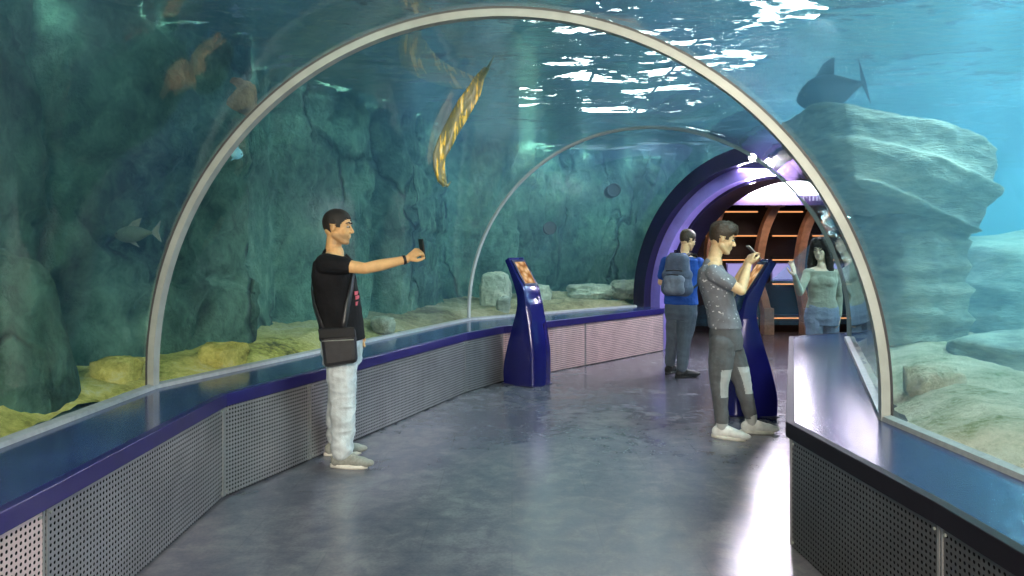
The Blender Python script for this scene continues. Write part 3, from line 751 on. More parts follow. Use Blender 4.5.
# ------------------------------------------------------------------ people
def rotm(yaw=0, pitch=0, roll=0): return Matrix.Rotation(yaw, 3, 'Z') @ Matrix.Rotation(pitch, 3, 'Y') @ Matrix.Rotation(roll, 3, 'X')
class Blob:
    def __init__(s): s.mb = MB()
    def ell(s, c, r, R=None, nu=18, nv=12):
        c = Vector(c); rings = []
        for i in range(1, nv):
            t = PI*i/nv; rings.append([Vector((math.sin(t)*math.cos(2*PI*k/nu)*r[0], math.sin(t)*math.sin(2*PI*k/nu)*r[1], math.cos(t)*r[2])) for k in range(nu)])
        V = [Vector((0, 0, r[2]))]+[v for q in rings for v in q]+[Vector((0, 0, -r[2]))]
        F = [(0, 1+k, 1+(k+1) % nu) for k in range(nu)]
        for i in range(nv-2):
            for k in range(nu): a_ = 1+i*nu+k; b_ = 1+i*nu+(k+1) % nu; F.append((a_, a_+nu, b_+nu, b_))
        e = len(V)-1; F += [(e, 1+(nv-2)*nu+(k+1) % nu, 1+(nv-2)*nu+k) for k in range(nu)]
        if R is not None: V = [R @ v for v in V]
        s.mb.add([c+v for v in V], F)
    def cap(s, p, q, r0, r1, n=14, flat=1, fdir=None):
        p, q = Vector(p), Vector(q); d = q-p; L = d.length
        if L < 1e-5: return s.ell(p, (r0, r0, r0))
        d /= L; u = d.orthogonal().normalized()
        if fdir is not None: u = Vector(fdir); u = (u-d*u.dot(d)).normalized()
        w = d.cross(u); rings = []; m = 5
        st = [(-r0*math.cos(PI/2*i/m), r0*math.sin(PI/2*i/m)) for i in range(m+1)]+[(L+r1*math.sin(PI/2*i/m), r1*math.cos(PI/2*i/m)) for i in range(m+1)]
        st[0] = (st[0][0], r0*.05); st[-1] = (st[-1][0], r1*.05)
        for h, r in st: rings.append([p+d*h+(u*math.cos(2*PI*k/n)*flat+w*math.sin(2*PI*k/n))*r for k in range(n)])
        s.mb.loft(rings)
    def chain(s, pts, rs, **k):
        for i in range(len(pts)-1): s.cap(pts[i], pts[i+1], rs[i], rs[i+1], **k)
    def torso(s, rings, yaw=0, n=24):
        # rings: (center, r_forward, r_side[, p]) stacked along z
        out = []; R = rotm(yaw)
        for c, rf_, rs_ in rings:
            c = Vector(c); out.append([c+R @ Vector((math.copysign(abs(math.cos(a_))**.85, math.cos(a_))*rf_, math.copysign(abs(math.sin(a_))**.85, math.sin(a_))*rs_, 0)) for a_ in [2*PI*k/n for k in range(n)]])
        s.mb.loft(out)
    def finish(s, name, mat, parent, vox=.005, sm=3, disp=0, freq=10, seed=0, post=None):
        o = s.mb.build(name, None, None)
        r = o.modifiers.new('r', 'REMESH'); r.mode = 'VOXEL'; r.voxel_size = vox
        m = o.modifiers.new('s', 'SMOOTH'); m.factor = .5; m.iterations = sm
        bake(o)
        if disp:
            of = Vector((seed, seed*2, seed*3)); me = o.data
            nn = [v.normal.copy() for v in me.vertices]
            for v, nr in zip(me.vertices, nn):
                c = v.co
                f = noise.noise(Vector((c.x*freq, c.y*freq, c.z*freq*1.7))+of); g = 1-abs(noise.noise(Vector((c.x*freq*.7, c.y*freq*.7, c.z*freq*1.5))+of*1.7))*2
                v.co = c+nr*disp*(f*.6+g*.5)
        if post: post(o)
        o.data.materials.clear(); 
        for q in (mat if isinstance(mat, (list, tuple)) else [mat]): o.data.materials.append(q)
        for p in o.data.polygons: p.use_smooth = True
        o.parent = parent; return o

def mat_skin(name, base, stub, hs):
    t = NT(name); v = t.coord(); nz = t.noise(v, 30, 4)
    a_ = tuple(c*.9 for c in base); b_ = tuple(min(1, c*1.08) for c in base)
    col = t.ramp(nz, [(.3, a_), (.7, b_)])
    at_ = t.n('ShaderNodeAttribute', attribute_name='stubble')
    mx = t.n('ShaderNodeMixRGB'); t.l(t.math('MULTIPLY', at_.outputs['Fac'], hs), mx.inputs[0]); t.l(col, mx.inputs[1]); mx.inputs[2].default_value = (*stub, 1)
    x = t.bsdf(mx.outputs[0], .5, 0, t.bump(nz, .08, .003), .4)
    x.inputs['Subsurface Weight'].default_value = .05; x.inputs['Subsurface Radius'].default_value = (.01, .004, .002)
    return t.done(x)
def mat_cloth(name, c, var=.2, fine=140, folds=7, speck=None, rough=.85):
    t = NT(name); v = t.coord(); nz = t.noise(v, folds, 5, .6, .3); f = t.noise(v, fine, 3)
    a_ = tuple(x*(1-var) for x in c); b_ = tuple(min(1, x*(1+var)) for x in c)
    col = t.ramp(nz, [(.32, a_), (.68, b_)])
    if speck:
        s_ = t.noise(v, speck[0], 2, .5); k = t.math('DIVIDE', t.math('SUBTRACT', s_, speck[1]), .03, clamp=True)
        mx = t.n('ShaderNodeMixRGB'); t.l(k, mx.inputs[0]); t.l(col, mx.inputs[1]); mx.inputs[2].default_value = (*speck[2], 1); col = mx.outputs[0]
    return t.done(t.bsdf(col, rough, 0, t.bump(t.math('ADD', t.math('MULTIPLY', nz, 1.2), t.math('MULTIPLY', f, .12)), .5, .02), .15))
M['hair_black'] = simple('hair_black', (.012, .009, .008), .7, 0, .5, 120, .8)
M['hair_brown'] = simple('hair_brown', (.045, .028, .017), .5, 0, .5, 120, .8)
M['eyeball'] = simple('eyeball', (.42, .40, .37), .4); M['iris'] = simple('iris', (.02, .012, .008), .2)
M['black_plastic'] = simple('black_plastic', (.01, .01, .012), .3); M['phone_back'] = simple('phone_back', (.55, .52, .50), .3)
M['sole'] = simple('sole_white', (.75, .73, .66), .6); M['shoe_grey'] = simple('shoe_grey', (.30, .31, .28), .8, 0, .15, 60, .3)
M['shoe_white'] = simple('shoe_white', (.8, .8, .78), .55); M['shoe_black'] = simple('shoe_black', (.02, .02, .022), .5)
M['bag_black'] = simple('bag_black', (.018, .018, .022), .42, 0, .3, 25, .3)

def head_prims(B, Hc, R, s=1.0, fem=False):
    def P(x, y, z): return Hc+R @ Vector((x*s, y*s, z*s))
    def E(c, r, RR=None): B.ell(P(*c), tuple(q*s for q in r), R if RR is None else R @ RR, 22, 14)
    def K(p, q, a_, b_): B.cap(P(*p), P(*q), a_*s, b_*s)
    E((-.012, 0, .033), (.096, .074, .087)); E((.022, 0, -.028), (.062, .056, .082))
    E((-.045, 0, .0), (.052, .062, .07))
    for y in (-1, 1):
        K((-.012, y*.050, -.05), (.047, y*.018, -.096), .022, .02)
        E((.052, y*.036, -.022), (.022, .02, .024)); E((-.016, y*.073, -.004), (.015, .009, .027), rotm(y*.35, .15))
        E((.091, y*.0095, -.031), (.011, .008, .008))
    E((.060, 0, -.098), (.020, .022, .018)); K((.058, 0, -.03), (.052, 0, -.085), .030, .026)
    K((.078, 0, .014), (.101, 0, -.026), .0085, .0115)
    K((.073, -.032, .030), (.073, .032, .030), .011, .011)
    E((.066, 0, -.058), (.020, .026, .018))
    K((.080, -.014, -.055), (.080, .014, -.055), .007, .007); K((.077, -.012, -.067), (.077, .012, -.067), .0075, .0075)
def eyes(Hc, R, s, parent, browmat):
    for y in (-1, 1):
        c = Hc+R @ Vector((.076*s, y*.030*s, .006*s)); B = Blob(); B.ell(c, (.011*s, .013*s, .0065*s), R, 14, 10)
        i0 = len(B.mb.F); B.ell(Hc+R @ Vector((.0845*s, y*.031*s, .005*s)), (.0042*s, .0062*s, .0062*s), R, 10, 8)
        for q in range(i0, len(B.mb.F)): B.mb.mi[q] = 1
        B.mb.build('eye', [M['eyeball'], M['iris']], parent, True)
        B = Blob(); B.chain([Hc+R @ Vector((.087*s, y*.014*s, .030*s)), Hc+R @ Vector((.084*s, y*.032*s, .036*s)), Hc+R @ Vector((.068*s, y*.050*s, .030*s))], [.005*s, .0055*s, .003*s])
        B.mb.build('eyebrow', browmat, parent, True)
def hair_short(Hc, R, s, parent, mat, top=.022, side=.006, quiff=0, name='hair'):
    bm = bmesh.new(); bmesh.ops.create_uvsphere(bm, u_segments=64, v_segments=48, radius=1)
    def inr(n):
        x, z = n.x+.004*noise.noise(n*90), n.z+.006*noise.noise(n*110)
        hl = .05 if x > .088 else (.062 if x > .07 else (.02+(x-.035)*1.1 if x > .035 else (-.002 if x > .004 else (.024 if x > -.036 else -.062-.02*(x < -.05)))))
        return z > hl
    for v in bm.verts:
        d = v.co.normalized(); up = max(0, d.z); k = side+(top-side)*min(1, up*1.4)
        if quiff and d.x > .1: k += quiff*up*d.x*1.8
        k *= (1+.25*noise.noise(d*9))
        q = Vector((-.012+d.x*(.096+k), d.y*(.076+k*.8), .030+d.z*(.089+k)))
        v.co = q
    bmesh.ops.delete(bm, geom=[f for f in bm.faces if not inr(f.calc_center_median())], context='FACES')
    for v in bm.verts: v.co = Hc+R @ (v.co*s)
    me = bpy.data.meshes.new(name); bm.to_mesh(me); bm.free()
    o = link(name, me, mat, parent, True); m = o.modifiers.new('s', 'SOLIDIFY'); m.thickness = .014; m.offset = -1
    return o
def hand(B, W, d, up, s=1.0, curl=.5, side=1, spread=.12):
    """W wrist, d direction of the palm, up = back-of-hand normal, side = +1 when the thumb lies towards d x up"""
    d = Vector(d).normalized(); up = Vector(up); up = (up-d*up.dot(d)).normalized(); w = d.cross(up)*side
    pc_ = W+d*.045*s
    B.cap(W-d*.01*s, W+d*.03*s, .024*s, .026*s, flat=.65, fdir=up)
    for k in (-1.5, -.5, .5, 1.5): B.cap(W+d*.02*s+w*k*.011*s, W+d*.085*s+w*k*.0185*s, .014*s, .0115*s)
    L = [.062, .076, .082, .074]
    for i, k in enumerate((-1.5, -.5, .5, 1.5)):
        base = W+d*.085*s+w*k*.0195*s; dd = (d+w*k*spread*.5).normalized(); p = base; ang = 0; ln = L[i]*s
        for j, fr in enumerate((.45, .32, .23)):
            ang += curl*(1.0 if j else .8)+.04*i*0
            q = p+(dd*math.cos(ang)-up*math.sin(ang))*ln*fr; r = (.0092-.0012*j)*s
            B.cap(p, q, r, r*.92); p = q
    p0 = W+d*.025*s+w*.022*s; p1 = p0+(d*.6+w*.75-up*.25).normalized()*.04*s; p2 = p1+(d*.95+w*.15-up*.4).normalized()*.032*s; p3 = p2+(d*.9-w*.2-up*.4).normalized()*.024*s
    B.cap(p0, p1, .016*s, .012*s); B.cap(p1, p2, .0115*s, .0105*s); B.cap(p2, p3, .010*s, .008*s)
def shoe(parent, A, yaw, L, upmat, solemat, name='shoe', low=False):
    """A = point under the ankle on the floor"""
    R = rotm(yaw); P = lambda x, y, z: Vector(A)+R @ Vector((x, y, z))
    B = Blob()
    B.ell(P(-.035, 0, .05), (.045, .036, .045), R); B.ell(P(.02, 0, .055), (.07, .037, .045), R); B.ell(P(L*.42, 0, .045), (.08, .042, .036), R)
    B.ell(P(L*.62, .0, .038), (.06, .038, .026), R); B.cap(P(-.01, 0, .05), P(-.012, 0, .105), .040, .036)
    B.cap(P(.03, 0, .08), P(L*.42, 0, .058), .03, .026)
    o = B.finish(name, upmat, parent, .0045, 3)
    k = MB(); out = []
    for i in range(28):
        a_ = 2*PI*i/28; x = math.cos(a_); y = math.sin(a_); xx = (L*.5-.02*0)*x+L*.5-.085; w = .040+.008*math.sin((x+.3)*1.6)
        out.append((xx, y*w*(1-.12*(x < -.5))))
    k.loft([[P(x, y, .001) for x, y in out], [P(x*1.0, y*1.03, .012) for x, y in out], [P(x, y, .026) for x, y in out]])
    k.build('sole', solemat, o, True, )
    for j in range(4):
        B2 = MB(); x = L*.28+.022*j; B2.tube([P(x, -.022, .085-.009*j), P(x+.004, 0, .093-.010*j), P(x, .022, .085-.009*j)], .003, 6); B2.build('lace', solemat, o)
    return o
def stub_attr(o, Hc, R, s, w):
    at_ = o.data.attributes.new('stubble', 'FLOAT', 'POINT'); Ri = R.transposed()
    vals = []
    for v in o.data.vertices:
        q = Ri @ (v.co-Hc)/s
        f = 0
        if abs(q.x) < .13 and abs(q.y) < .09 and -.14 < q.z < .0:
            f = max(0, min(1, (-.035-q.z)/.02+ (0 if q.x < .07 else .0)))
            if q.x < -.01: f *= max(0, 1-(-.01-q.x)/.02)
            if q.z < -.115: f *= .3
            lip = math.exp(-((q.z+.06)/.009)**2)*(1 if (abs(q.y) < .02 and q.x > .07) else 0); f *= 1-.9*lip
        vals.append(f*w)
    at_.data.foreach_set('value', vals)
def tube_thing(B, pts, r): B.mb.tube(pts, r, 8)

def person(name, label, org, J, sk, o):
    """J: joints relative to org (x right, y away, z up)."""
    root = empty('person', org); g = lambda k: Vector(J[k])
    tag(root, label, 'person'); hy = J.get('head_yaw', 0); HR = rotm(hy, J.get('head_pitch', 0), J.get('head_roll', 0)); Hs = J.get('hs', 1.0); Hc = g('head')
    yaw = J.get('yaw', 0); F = rotm(yaw) @ Vector((1, 0, 0)); Sd = rotm(yaw) @ Vector((0, 1, 0)); fem = o.get('fem')
    slim = J.get('slim', 1.0)
    B = Blob(); head_prims(B, Hc, HR, Hs)
    nk = g('neck'); B.cap(nk-Vector((0, 0, .02)), Hc+HR @ Vector((-.026, 0, -.04)), .056*slim*Hs, .050*slim*Hs)
    B.cap(nk+Vector((0, 0, .00))+F*.01, nk-Vector((0, 0, .05)), .066*slim, .08*slim)
    T = J['torso']  # (center, rf, rs) from top to hips
    B.torso([(c, a_*.93, b_*.95) for c, a_, b_ in T], yaw)
    for s_ in ('r', 'l'):
        sh, el, wr = g('sh_'+s_), g('el_'+s_), g('wr_'+s_)
        B.cap(nk-Vector((0, 0, .03)), sh, .055*slim, .056*slim)
        B.chain([sh, sh.lerp(el, .45), el], [.052*slim, .047*slim, .038*slim]); B.chain([el, el.lerp(wr, .35), wr], [.038*slim, .040*slim, .026*slim])
        h = J['hand_'+s_]; hand(B, wr, h[0], h[1], h[4] if len(h) > 4 else 1.0, h[2], h[3])
        hp, kn, an = g('hip_'+s_), g('kn_'+s_), g('an_'+s_)
        B.chain([hp, hp.lerp(kn, .5), kn, kn.lerp(an, .35), an], [.075, .062, .046, .045, .032]); B.cap(an, (an.x, an.y, .06), .034, .034)
    body = B.finish('body', sk, root, .0045, 2); stub_attr(body, Hc, HR, Hs, o.get('stubble', 0))
    eyes(Hc, HR, Hs, root, o['browmat'])
    # shirt
    B = Blob(); ex = o.get('shirt_ex', .012)
    B.torso([(c, a_+ex, b_+ex) for c, a_, b_ in T[o.get('shirt_from', 0):]], yaw)
    sl = o.get('sleeve', .55)
    for s_ in ('r', 'l'):
        sh, el, wr = g('sh_'+s_), g('el_'+s_), g('wr_'+s_)
        B.cap(nk-Vector((0, 0, .055))+(sh-nk)*.15, sh, .060*slim, .066*slim)
        if sl <= 1: B.chain([sh, sh.lerp(el, sl*.6), sh.lerp(el, sl-.08)], [.066*slim, .063*slim, .060*slim])
        else: B.chain([sh, sh.lerp(el, .45), el, el.lerp(wr, .35), wr], [.060*slim, .053*slim, .046*slim, .045*slim, .033*slim])
    if o.get('collar', True): B.cap(nk-Vector((0, 0, .065)), nk-Vector((0, 0, .025))-F*.012, .078*slim, .066*slim)
    if fem:
        bc = Vector(T[2][0]); 
        for y in (-1, 1): B.ell(bc+F*(T[2][1]*.62)+Sd*.058*y+Vector((0, 0, -.015)), (.052, .072, .072), rotm(yaw))
        B.ell(bc+F*(T[2][1]*.55)+Vector((0, 0, .0)), (.062, .10, .08), rotm(yaw))
    shirt = B.finish('shirt', o['shirt'], root, .0055, 4, .006, 9, 1+len(name))
    # trousers
    B = Blob(); Tp = J['pelvis']; B.torso(Tp, yaw)
    lr = o.get('leg_r', [.098, .085, .068, .066, .058])
    for s_ in ('r', 'l'):
        hp, kn, an = g('hip_'+s_), g('kn_'+s_), g('an_'+s_)
        B.chain([hp, hp.lerp(kn, .5), kn, kn.lerp(an, .45), an+Vector((0, 0, o.get('hem', .02)))], lr)
    tr = B.finish('trousers', o['trousers'], root, .0055, 4, o.get('tfold', .008), o.get('tfreq', 9), 3)
    for s_ in ('r', 'l'):
        an = g('an_'+s_); shoe(root, (an.x, an.y, 0), J['foot_'+s_], J.get('foot_len', .265), o['shoe'], o['sole'])
    return root, Hc, HR, Hs

def phone(c, R, label, w=.075, h=.15, mat=None):
    root = empty('phone', c); root.rotation_euler = R.to_euler()
    k = MB(); k.box((-.0045, -w/2, -h/2), (.0045, w/2, h/2)); k.build('case', mat or M['phone_back'], root, bevel=.003)
    k = MB(); k.box((-.0052, -w/2+.004, -h/2+.006), (-.0045, w/2-.004, h/2-.006)); k.build('screen', M['black_plastic'], root)
    k = MB(); k.box((.0045, w/2-.03, h/2-.035), (.007, w/2-.008, h/2-.01)); k.build('camera_bump', M['black_plastic'], root, bevel=.002)
    tag(root, label, 'phone'); return root

# --- man in black (left). scale 145 px per m at Y 5.1
sk1 = mat_skin('skin_warm', (.72, .42, .19), (.10, .07, .05), .5)
O1 = Vector((-1.17, 5.10, 0)); 
def J1(px, py, y=0): return ((px-342.3)/145.0, y, (464-py)/145.0)
j = dict(head=J1(338.5, 228.5, -.0), hs=1.0, head_yaw=-.08, head_pitch=.03, neck=J1(333, 254, 0), yaw=-.12,
    sh_r=J1(332, 264, -.185), el_r=J1(371, 268.5, -.20), wr_r=J1(409, 260, -.10), hand_r=((.80, .15, .58), (-.25, -.75, .55), .95, 1),
    sh_l=J1(334, 265, .185), el_l=J1(336, 306, .22), wr_l=J1(348, 335, .14), hand_l=((.5, 0, -.85), (0, 1, 0), .5, 1),
    torso=[(J1(333, 257), .065, .10), (J1(332.5, 263), .098, .165), (J1(334, 277), .122, .185), (J1(337, 295), .128, .178), (J1(340, 313), .128, .165), (J1(342, 330), .128, .165), (J1(342.5, 340), .13, .17)],
    pelvis=[(J1(342, 329), .11, .15), (J1(342, 340), .125, .168), (J1(342.5, 352), .128, .172), (J1(343, 364), .115, .165)],
    hip_r=J1(344, 360, -.085), kn_r=J1(346, 402, -.09), an_r=J1(345.5, 449, -.10), foot_r=-.12,
    hip_l=J1(341, 360, .085), kn_l=J1(337, 402, .11), an_l=J1(329, 447, .20), foot_l=.25)
tee = mat_cloth('black_tee', (.010, .010, .012), .4)
jean = mat_cloth('bleached_jeans', (.56, .61, .64), .24, 200, 9)
p1, Hc, HR, Hs = person('man1', 'person in black t-shirt and bleached jeans, arm outstretched taking a photo', O1, j, sk1,
    dict(browmat=M['hair_black'], stubble=.9, shirt=tee, trousers=jean, sleeve=.56, shoe=M['shoe_grey'], sole=M['sole'], shirt_rings=7, leg_r=[.100, .092, .082, .080, .070], tfold=.015, tfreq=11))
hair_short(Hc, HR, Hs, p1, M['hair_black'], .012, .004)
# print at the front of the tee
pr = MB(); c = Vector(J1(355.5, 298, -.02)); 
for q, (dx, dz) in enumerate(((.0, .03), (.006, .0), (.008, -.04))): pr.box(c+Vector((dx+.008, -.05, dz-.012)), c+Vector((dx+.014, .05, dz+.012)))
pr.build('shirt_print', simple('print_red', (.7, .12, .16), .7), p1)
br = MB(); w0 = Vector(J1(406.5, 260.5, -.105)); dr = (Vector(J1(409, 260, -.10))-Vector(J1(371, 268.5, -.20))).normalized()
br.tube([w0-dr*.010, w0+dr*.010], .0335, 20); br.build('bracelet', M['black_plastic'], p1, True, .003)
phone(O1+Vector(J1(423, 250, -.045)), rotm(.5, -.15), 'phone held upright by the man in the black t-shirt', .075, .14, M['black_plastic'])
# crossbody bag
bag = empty('crossbody_bag', O1+Vector(J1(340, 362, -.235)))
bx = .045
def J1b(px, py, y): return Vector(J1(px, py, y))-Vector(J1(340, 362, -.235))+Vector((bx, 0, 0))
k = MB(); k.loft([[J1b(x, y, yy) for x, y in ((322.5, 326), (356, 324), (358.5, 358), (327, 363))] for yy in (-.275, -.20)]); k.build('pouch', M['bag_black'], bag, bevel=.028)
k = MB(); k.loft([[J1b(x, y, yy) for x, y in ((322, 325.5), (356.5, 323.5), (357.5, 333), (323.5, 335))] for yy in (-.283, -.272)]); k.build('flap', M['black_plastic'], bag, bevel=.006)
k = MB(); k.tube([J1b(326, 337, -.282), J1b(356, 335.5, -.282)], .003, 6); k.build('zip', M['steel'], bag)
k = MB()
def ribbon(mb, pts, w, t=.004, ax=Vector((1, 0, 0))):
    rings = []
    for i, p in enumerate(pts):
        d = (pts[min(i+1, len(pts)-1)]-pts[max(i-1, 0)]).normalized(); s_ = (ax-d*ax.dot(d)).normalized(); n2 = d.cross(s_)
        rings.append([p-s_*w/2-n2*t/2, p+s_*w/2-n2*t/2, p+s_*w/2+n2*t/2, p-s_*w/2+n2*t/2])
    mb.loft(rings)
def hug(z, ang, ex=.026):
    T = j['torso']; T = sorted(T, key=lambda q: q[0][2])
    for q0, q1 in zip(T, T[1:]):
        if q0[0][2] <= z <= q1[0][2] or q1 is T[-1]:
            t = min(1, max(0, (z-q0[0][2])/(q1[0][2]-q0[0][2]))); c = Vector(q0[0]).lerp(Vector(q1[0]), t); rf_ = q0[1]+(q1[1]-q0[1])*t+ex; rs_ = q0[2]+(q1[2]-q0[2])*t+ex; break
    a_ = math.radians(ang); v = rotm(j['yaw']) @ Vector((math.copysign(abs(math.cos(a_))**.85, math.cos(a_))*rf_, math.copysign(abs(math.sin(a_))**.85, math.sin(a_))*rs_, 0))
    return Vector((c.x, c.y, z))+v-Vector(J1(340, 362, -.235))
for pth in ([(.93, -112), (1.0, -122), (1.1, -140), (1.2, -158), (1.3, -178), (1.38, -200), (1.43, -225)], [(.93, -66), (1.0, -58), (1.1, -44), (1.2, -24), (1.3, -2), (1.38, 25), (1.43, 60)]):
    P_ = [hug(z, a_) for z, a_ in pth]
    rg = []
    for i, p in enumerate(P_):
        d = (P_[min(i+1, len(P_)-1)]-P_[max(i-1, 0)]).normalized(); z, a_ = pth[i]; nrm = (hug(z, a_, .05)-hug(z, a_, .02)).normalized(); s_ = d.cross(nrm).normalized()
        rg.append([p-s_*.019-nrm*.006, p+s_*.019-nrm*.006, p+s_*.019+nrm*.002, p-s_*.019+nrm*.002])
    k.loft(rg)
k.build('strap', M['bag_black'], bag, True)
tag(bag, 'black crossbody bag hanging at the hip of the man in black', 'bag')

# --- young man in grey tee (right). 130 px per m at Y 5.7
sk2 = mat_skin('skin_light', (.76, .52, .29), (.16, .11, .07), .35)
O2 = Vector(((728-512)/740*5.95, 5.95, 0))
def J2(px, py, y=0): return ((px-728)/129.8, y, (441-py)/129.8)
j = dict(head=J2(722.5, 239, 0), hs=1.0, head_yaw=-.10, head_pitch=.22, neck=J2(712, 263, 0), yaw=-.25,
    sh_r=J2(707, 274, -.185), el_r=J2(732, 291, -.24), wr_r=J2(744.5, 266, -.11), hand_r=((.35, .35, .8), (-.75, -.35, .3), .55, 1),
    sh_l=J2(716, 275, .17), el_l=J2(738, 296, .16), wr_l=J2(746, 270, .05), hand_l=((.35, -.2, .8), (-.6, .6, .3), .6, -1),
    torso=[(J2(712, 266), .062, .10), (J2(711, 272), .095, .16), (J2(713, 284), .115, .18), (J2(717, 298), .112, .165), (J2(721, 312), .108, .15), (J2(724, 324), .115, .155), (J2(725, 331), .12, .162)],
    pelvis=[(J2(724, 322), .10, .14), (J2(725, 332), .122, .16), (J2(726, 343), .128, .165), (J2(727, 353), .115, .155)],
    hip_r=J2(719, 348, -.08), kn_r=J2(714, 386, -.13), an_r=J2(715.5, 427, -.17), foot_r=-.55,
    hip_l=J2(731, 348, .07), kn_l=J2(743, 386, .02), an_l=J2(752, 428, .00), foot_l=-.14)
tee2 = mat_cloth('speckled_tee', (.20, .21, .24), .2, 150, 7, (42, .66, (.75, .75, .78)))
jog = mat_cloth('grey_joggers', (.12, .125, .135), .25)
p2, Hc, HR, Hs = person('man2', 'person in speckled grey t-shirt and joggers, looking down at a raised phone', O2, j, sk2,
    dict(browmat=M['hair_brown'], stubble=.6, shirt=tee2, trousers=jog, sleeve=.62, shoe=M['shoe_white'], sole=M['sole'], leg_r=[.105, .095, .072, .060, .048], hem=.03))
hair_short(Hc, HR, Hs, p2, M['hair_brown'], .030, .006, .02)
lg = mat_cloth('joggers_light_grey', (.42, .43, .43), .12)
for s_, an, kn, hp in (('r', j['an_r'], j['kn_r'], j['hip_r']), ('l', j['an_l'], j['kn_l'], j['hip_l'])):
    an, kn, hp = Vector(an), Vector(kn), Vector(hp)
    B = Blob(); B.cap(an+Vector((0, 0, -.01)), an+Vector((0, 0, .035)), .045, .048); B.finish('cuff', lg, p2, .005, 2)
trs = next(c for c in p2.children if c.name.startswith('trousers')); trs.data.materials.append(lg)
for pl in trs.data.polygons:
    c = pl.center
    for s_ in 'rl':
        kn, hp, an = Vector(j['kn_'+s_]), Vector(j['hip_'+s_]), Vector(j['an_'+s_])
        if kn.z-.10 < c.z < kn.z+.11:
            ax = kn.lerp(hp, (c.z-kn.z)/(hp.z-kn.z)) if c.z > kn.z else kn.lerp(an, (kn.z-c.z)/(kn.z-an.z))
            d = Vector((c.x-ax.x, c.y-ax.y, 0))
            if d.length < .12 and d.normalized().dot(Vector((.80, -.6, 0))) > .45: pl.material_index = 1
phone(O2+Vector(J2(753, 252.5, -.04)), rotm(.05, -.75), 'phone held up in both hands by the young man', .07, .14)

# --- man with the backpack (middle distance). 85.7 px per m at Y 8.63
O3 = Vector(((681-512)/740*8.63, 8.63, 0))
def J3(px, py, y=0): return ((px-681)/85.7, y, (376-py)/85.7)
Y3 = .95
j = dict(head=J3(689, 240.5, .05), hs=.98, head_yaw=.45, head_pitch=.2, neck=J3(684, 255.5, 0), yaw=Y3,
    sh_r=J3(697, 263, -.08), el_r=J3(703, 283, .06), wr_r=J3(697, 278, .28), hand_r=((-.1, .6, .5), (.3, -.5, .6), .6, 1),
    sh_l=J3(668, 262, .10), el_l=J3(664, 283, .18), wr_l=J3(674, 279, .36), hand_l=((.2, .6, .5), (-.3, -.5, .6), .6, -1),
    torso=[(J3(684, 256.5), .07, .10), (J3(683, 260), .11, .18), (J3(682, 269), .13, .20), (J3(681, 279), .13, .19), (J3(681, 290), .13, .175), (J3(681, 299), .135, .18), (J3(681, 304), .135, .185)],
    pelvis=[(J3(681, 297), .12, .165), (J3(681, 305), .14, .185), (J3(681, 313), .145, .185), (J3(681, 319), .13, .175)],
    hip_r=J3(686, 316, -.05), kn_r=J3(683, 340, -.06), an_r=J3(680, 368, -.10), foot_r=.15,
    hip_l=J3(677, 316, .06), kn_l=J3(675, 341, .10), an_l=J3(673, 366, .18), foot_l=.7)
p3, Hc, HR, Hs = person('man3', 'person in blue top and grey trousers wearing a backpack, seen from behind', O3, j, sk2,
    dict(browmat=M['hair_brown'], stubble=.5, shirt=mat_cloth('blue_top', (.03, .10, .42), .2), trousers=mat_cloth('grey_blue_trousers', (.12, .15, .19), .2), sleeve=.75, shoe=M['shoe_black'], sole=M['shoe_black'], leg_r=[.11, .10, .078, .07, .06]))
hair_short(Hc, HR, Hs, p3, M['hair_brown'], .02, .006)
bk = empty('backpack', O3+Vector(J3(676, 296, -.16)), 0)
RB = rotm(Y3+PI); base_ = Vector((0, 0, 0))
def BP(x, y, z): return RB @ Vector((x, y, z))
B = Blob()
B.cap(BP(.06, -.10, .10), BP(.06, .10, .10), .09, .09); B.cap(BP(.055, -.095, .25), BP(.055, .095, .25), .085, .085); B.cap(BP(.045, -.06, .42), BP(.045, .06, .42), .08, .08)
B.cap(BP(.06, -.10, .10), BP(.045, -.06, .42), .085, .075); B.cap(BP(.06, .10, .10), BP(.045, .06, .42), .085, .075); B.cap(BP(.06, 0, .1), BP(.05, 0, .42), .09, .08)
bpm = mat_cloth('backpack_grey', (.12, .16, .24), .25); B.finish('main_compartment', bpm, bk, .007, 4, .004)
B = Blob(); B.cap(BP(.13, -.07, .09), BP(.13, .07, .09), .06, .06); B.cap(BP(.13, -.07, .2), BP(.13, .07, .2), .055, .055); B.cap(BP(.13, -.06, .09), BP(.13, -.06, .2), .06, .055); B.cap(BP(.13, .06, .09), BP(.13, .06, .2), .06, .055); B.cap(BP(.13, 0, .09), BP(.13, 0, .2), .06, .055)
B.finish('front_pocket', mat_cloth('backpack_light', (.22, .27, .36), .25), bk, .007, 4, .003)
k = MB(); k.tube([BP(.14, -.1, .30), BP(.155, 0, .31), BP(.14, .1, .30)], .006); k.tube([BP(.19, -.07, .255), BP(.2, 0, .26), BP(.19, .07, .255)], .006); k.build('zip', M['black_plastic'], bk)
k = MB(); k.tube([BP(.03, -.03, .48), BP(.05, -.03, .53), BP(.05, .03, .53), BP(.03, .03, .48)], .009); k.build('grab_handle', M['black_plastic'], bk, True)
for s_ in (-1, 1):
    k = MB(); ribbon(k, [BP(.02, s_*.09, .46), BP(-.06, s_*.11, .50), BP(-.16, s_*.12, .49), BP(-.27, s_*.12, .40), BP(-.27, s_*.13, .28), BP(-.16, s_*.15, .14), BP(0, s_*.12, .08)], .05, .012, RB @ Vector((0, 1, 0))); k.build('shoulder_strap', M['black_plastic'], bk)
tag(bk, 'grey blue backpack on the back of the man in the blue top', 'backpack')

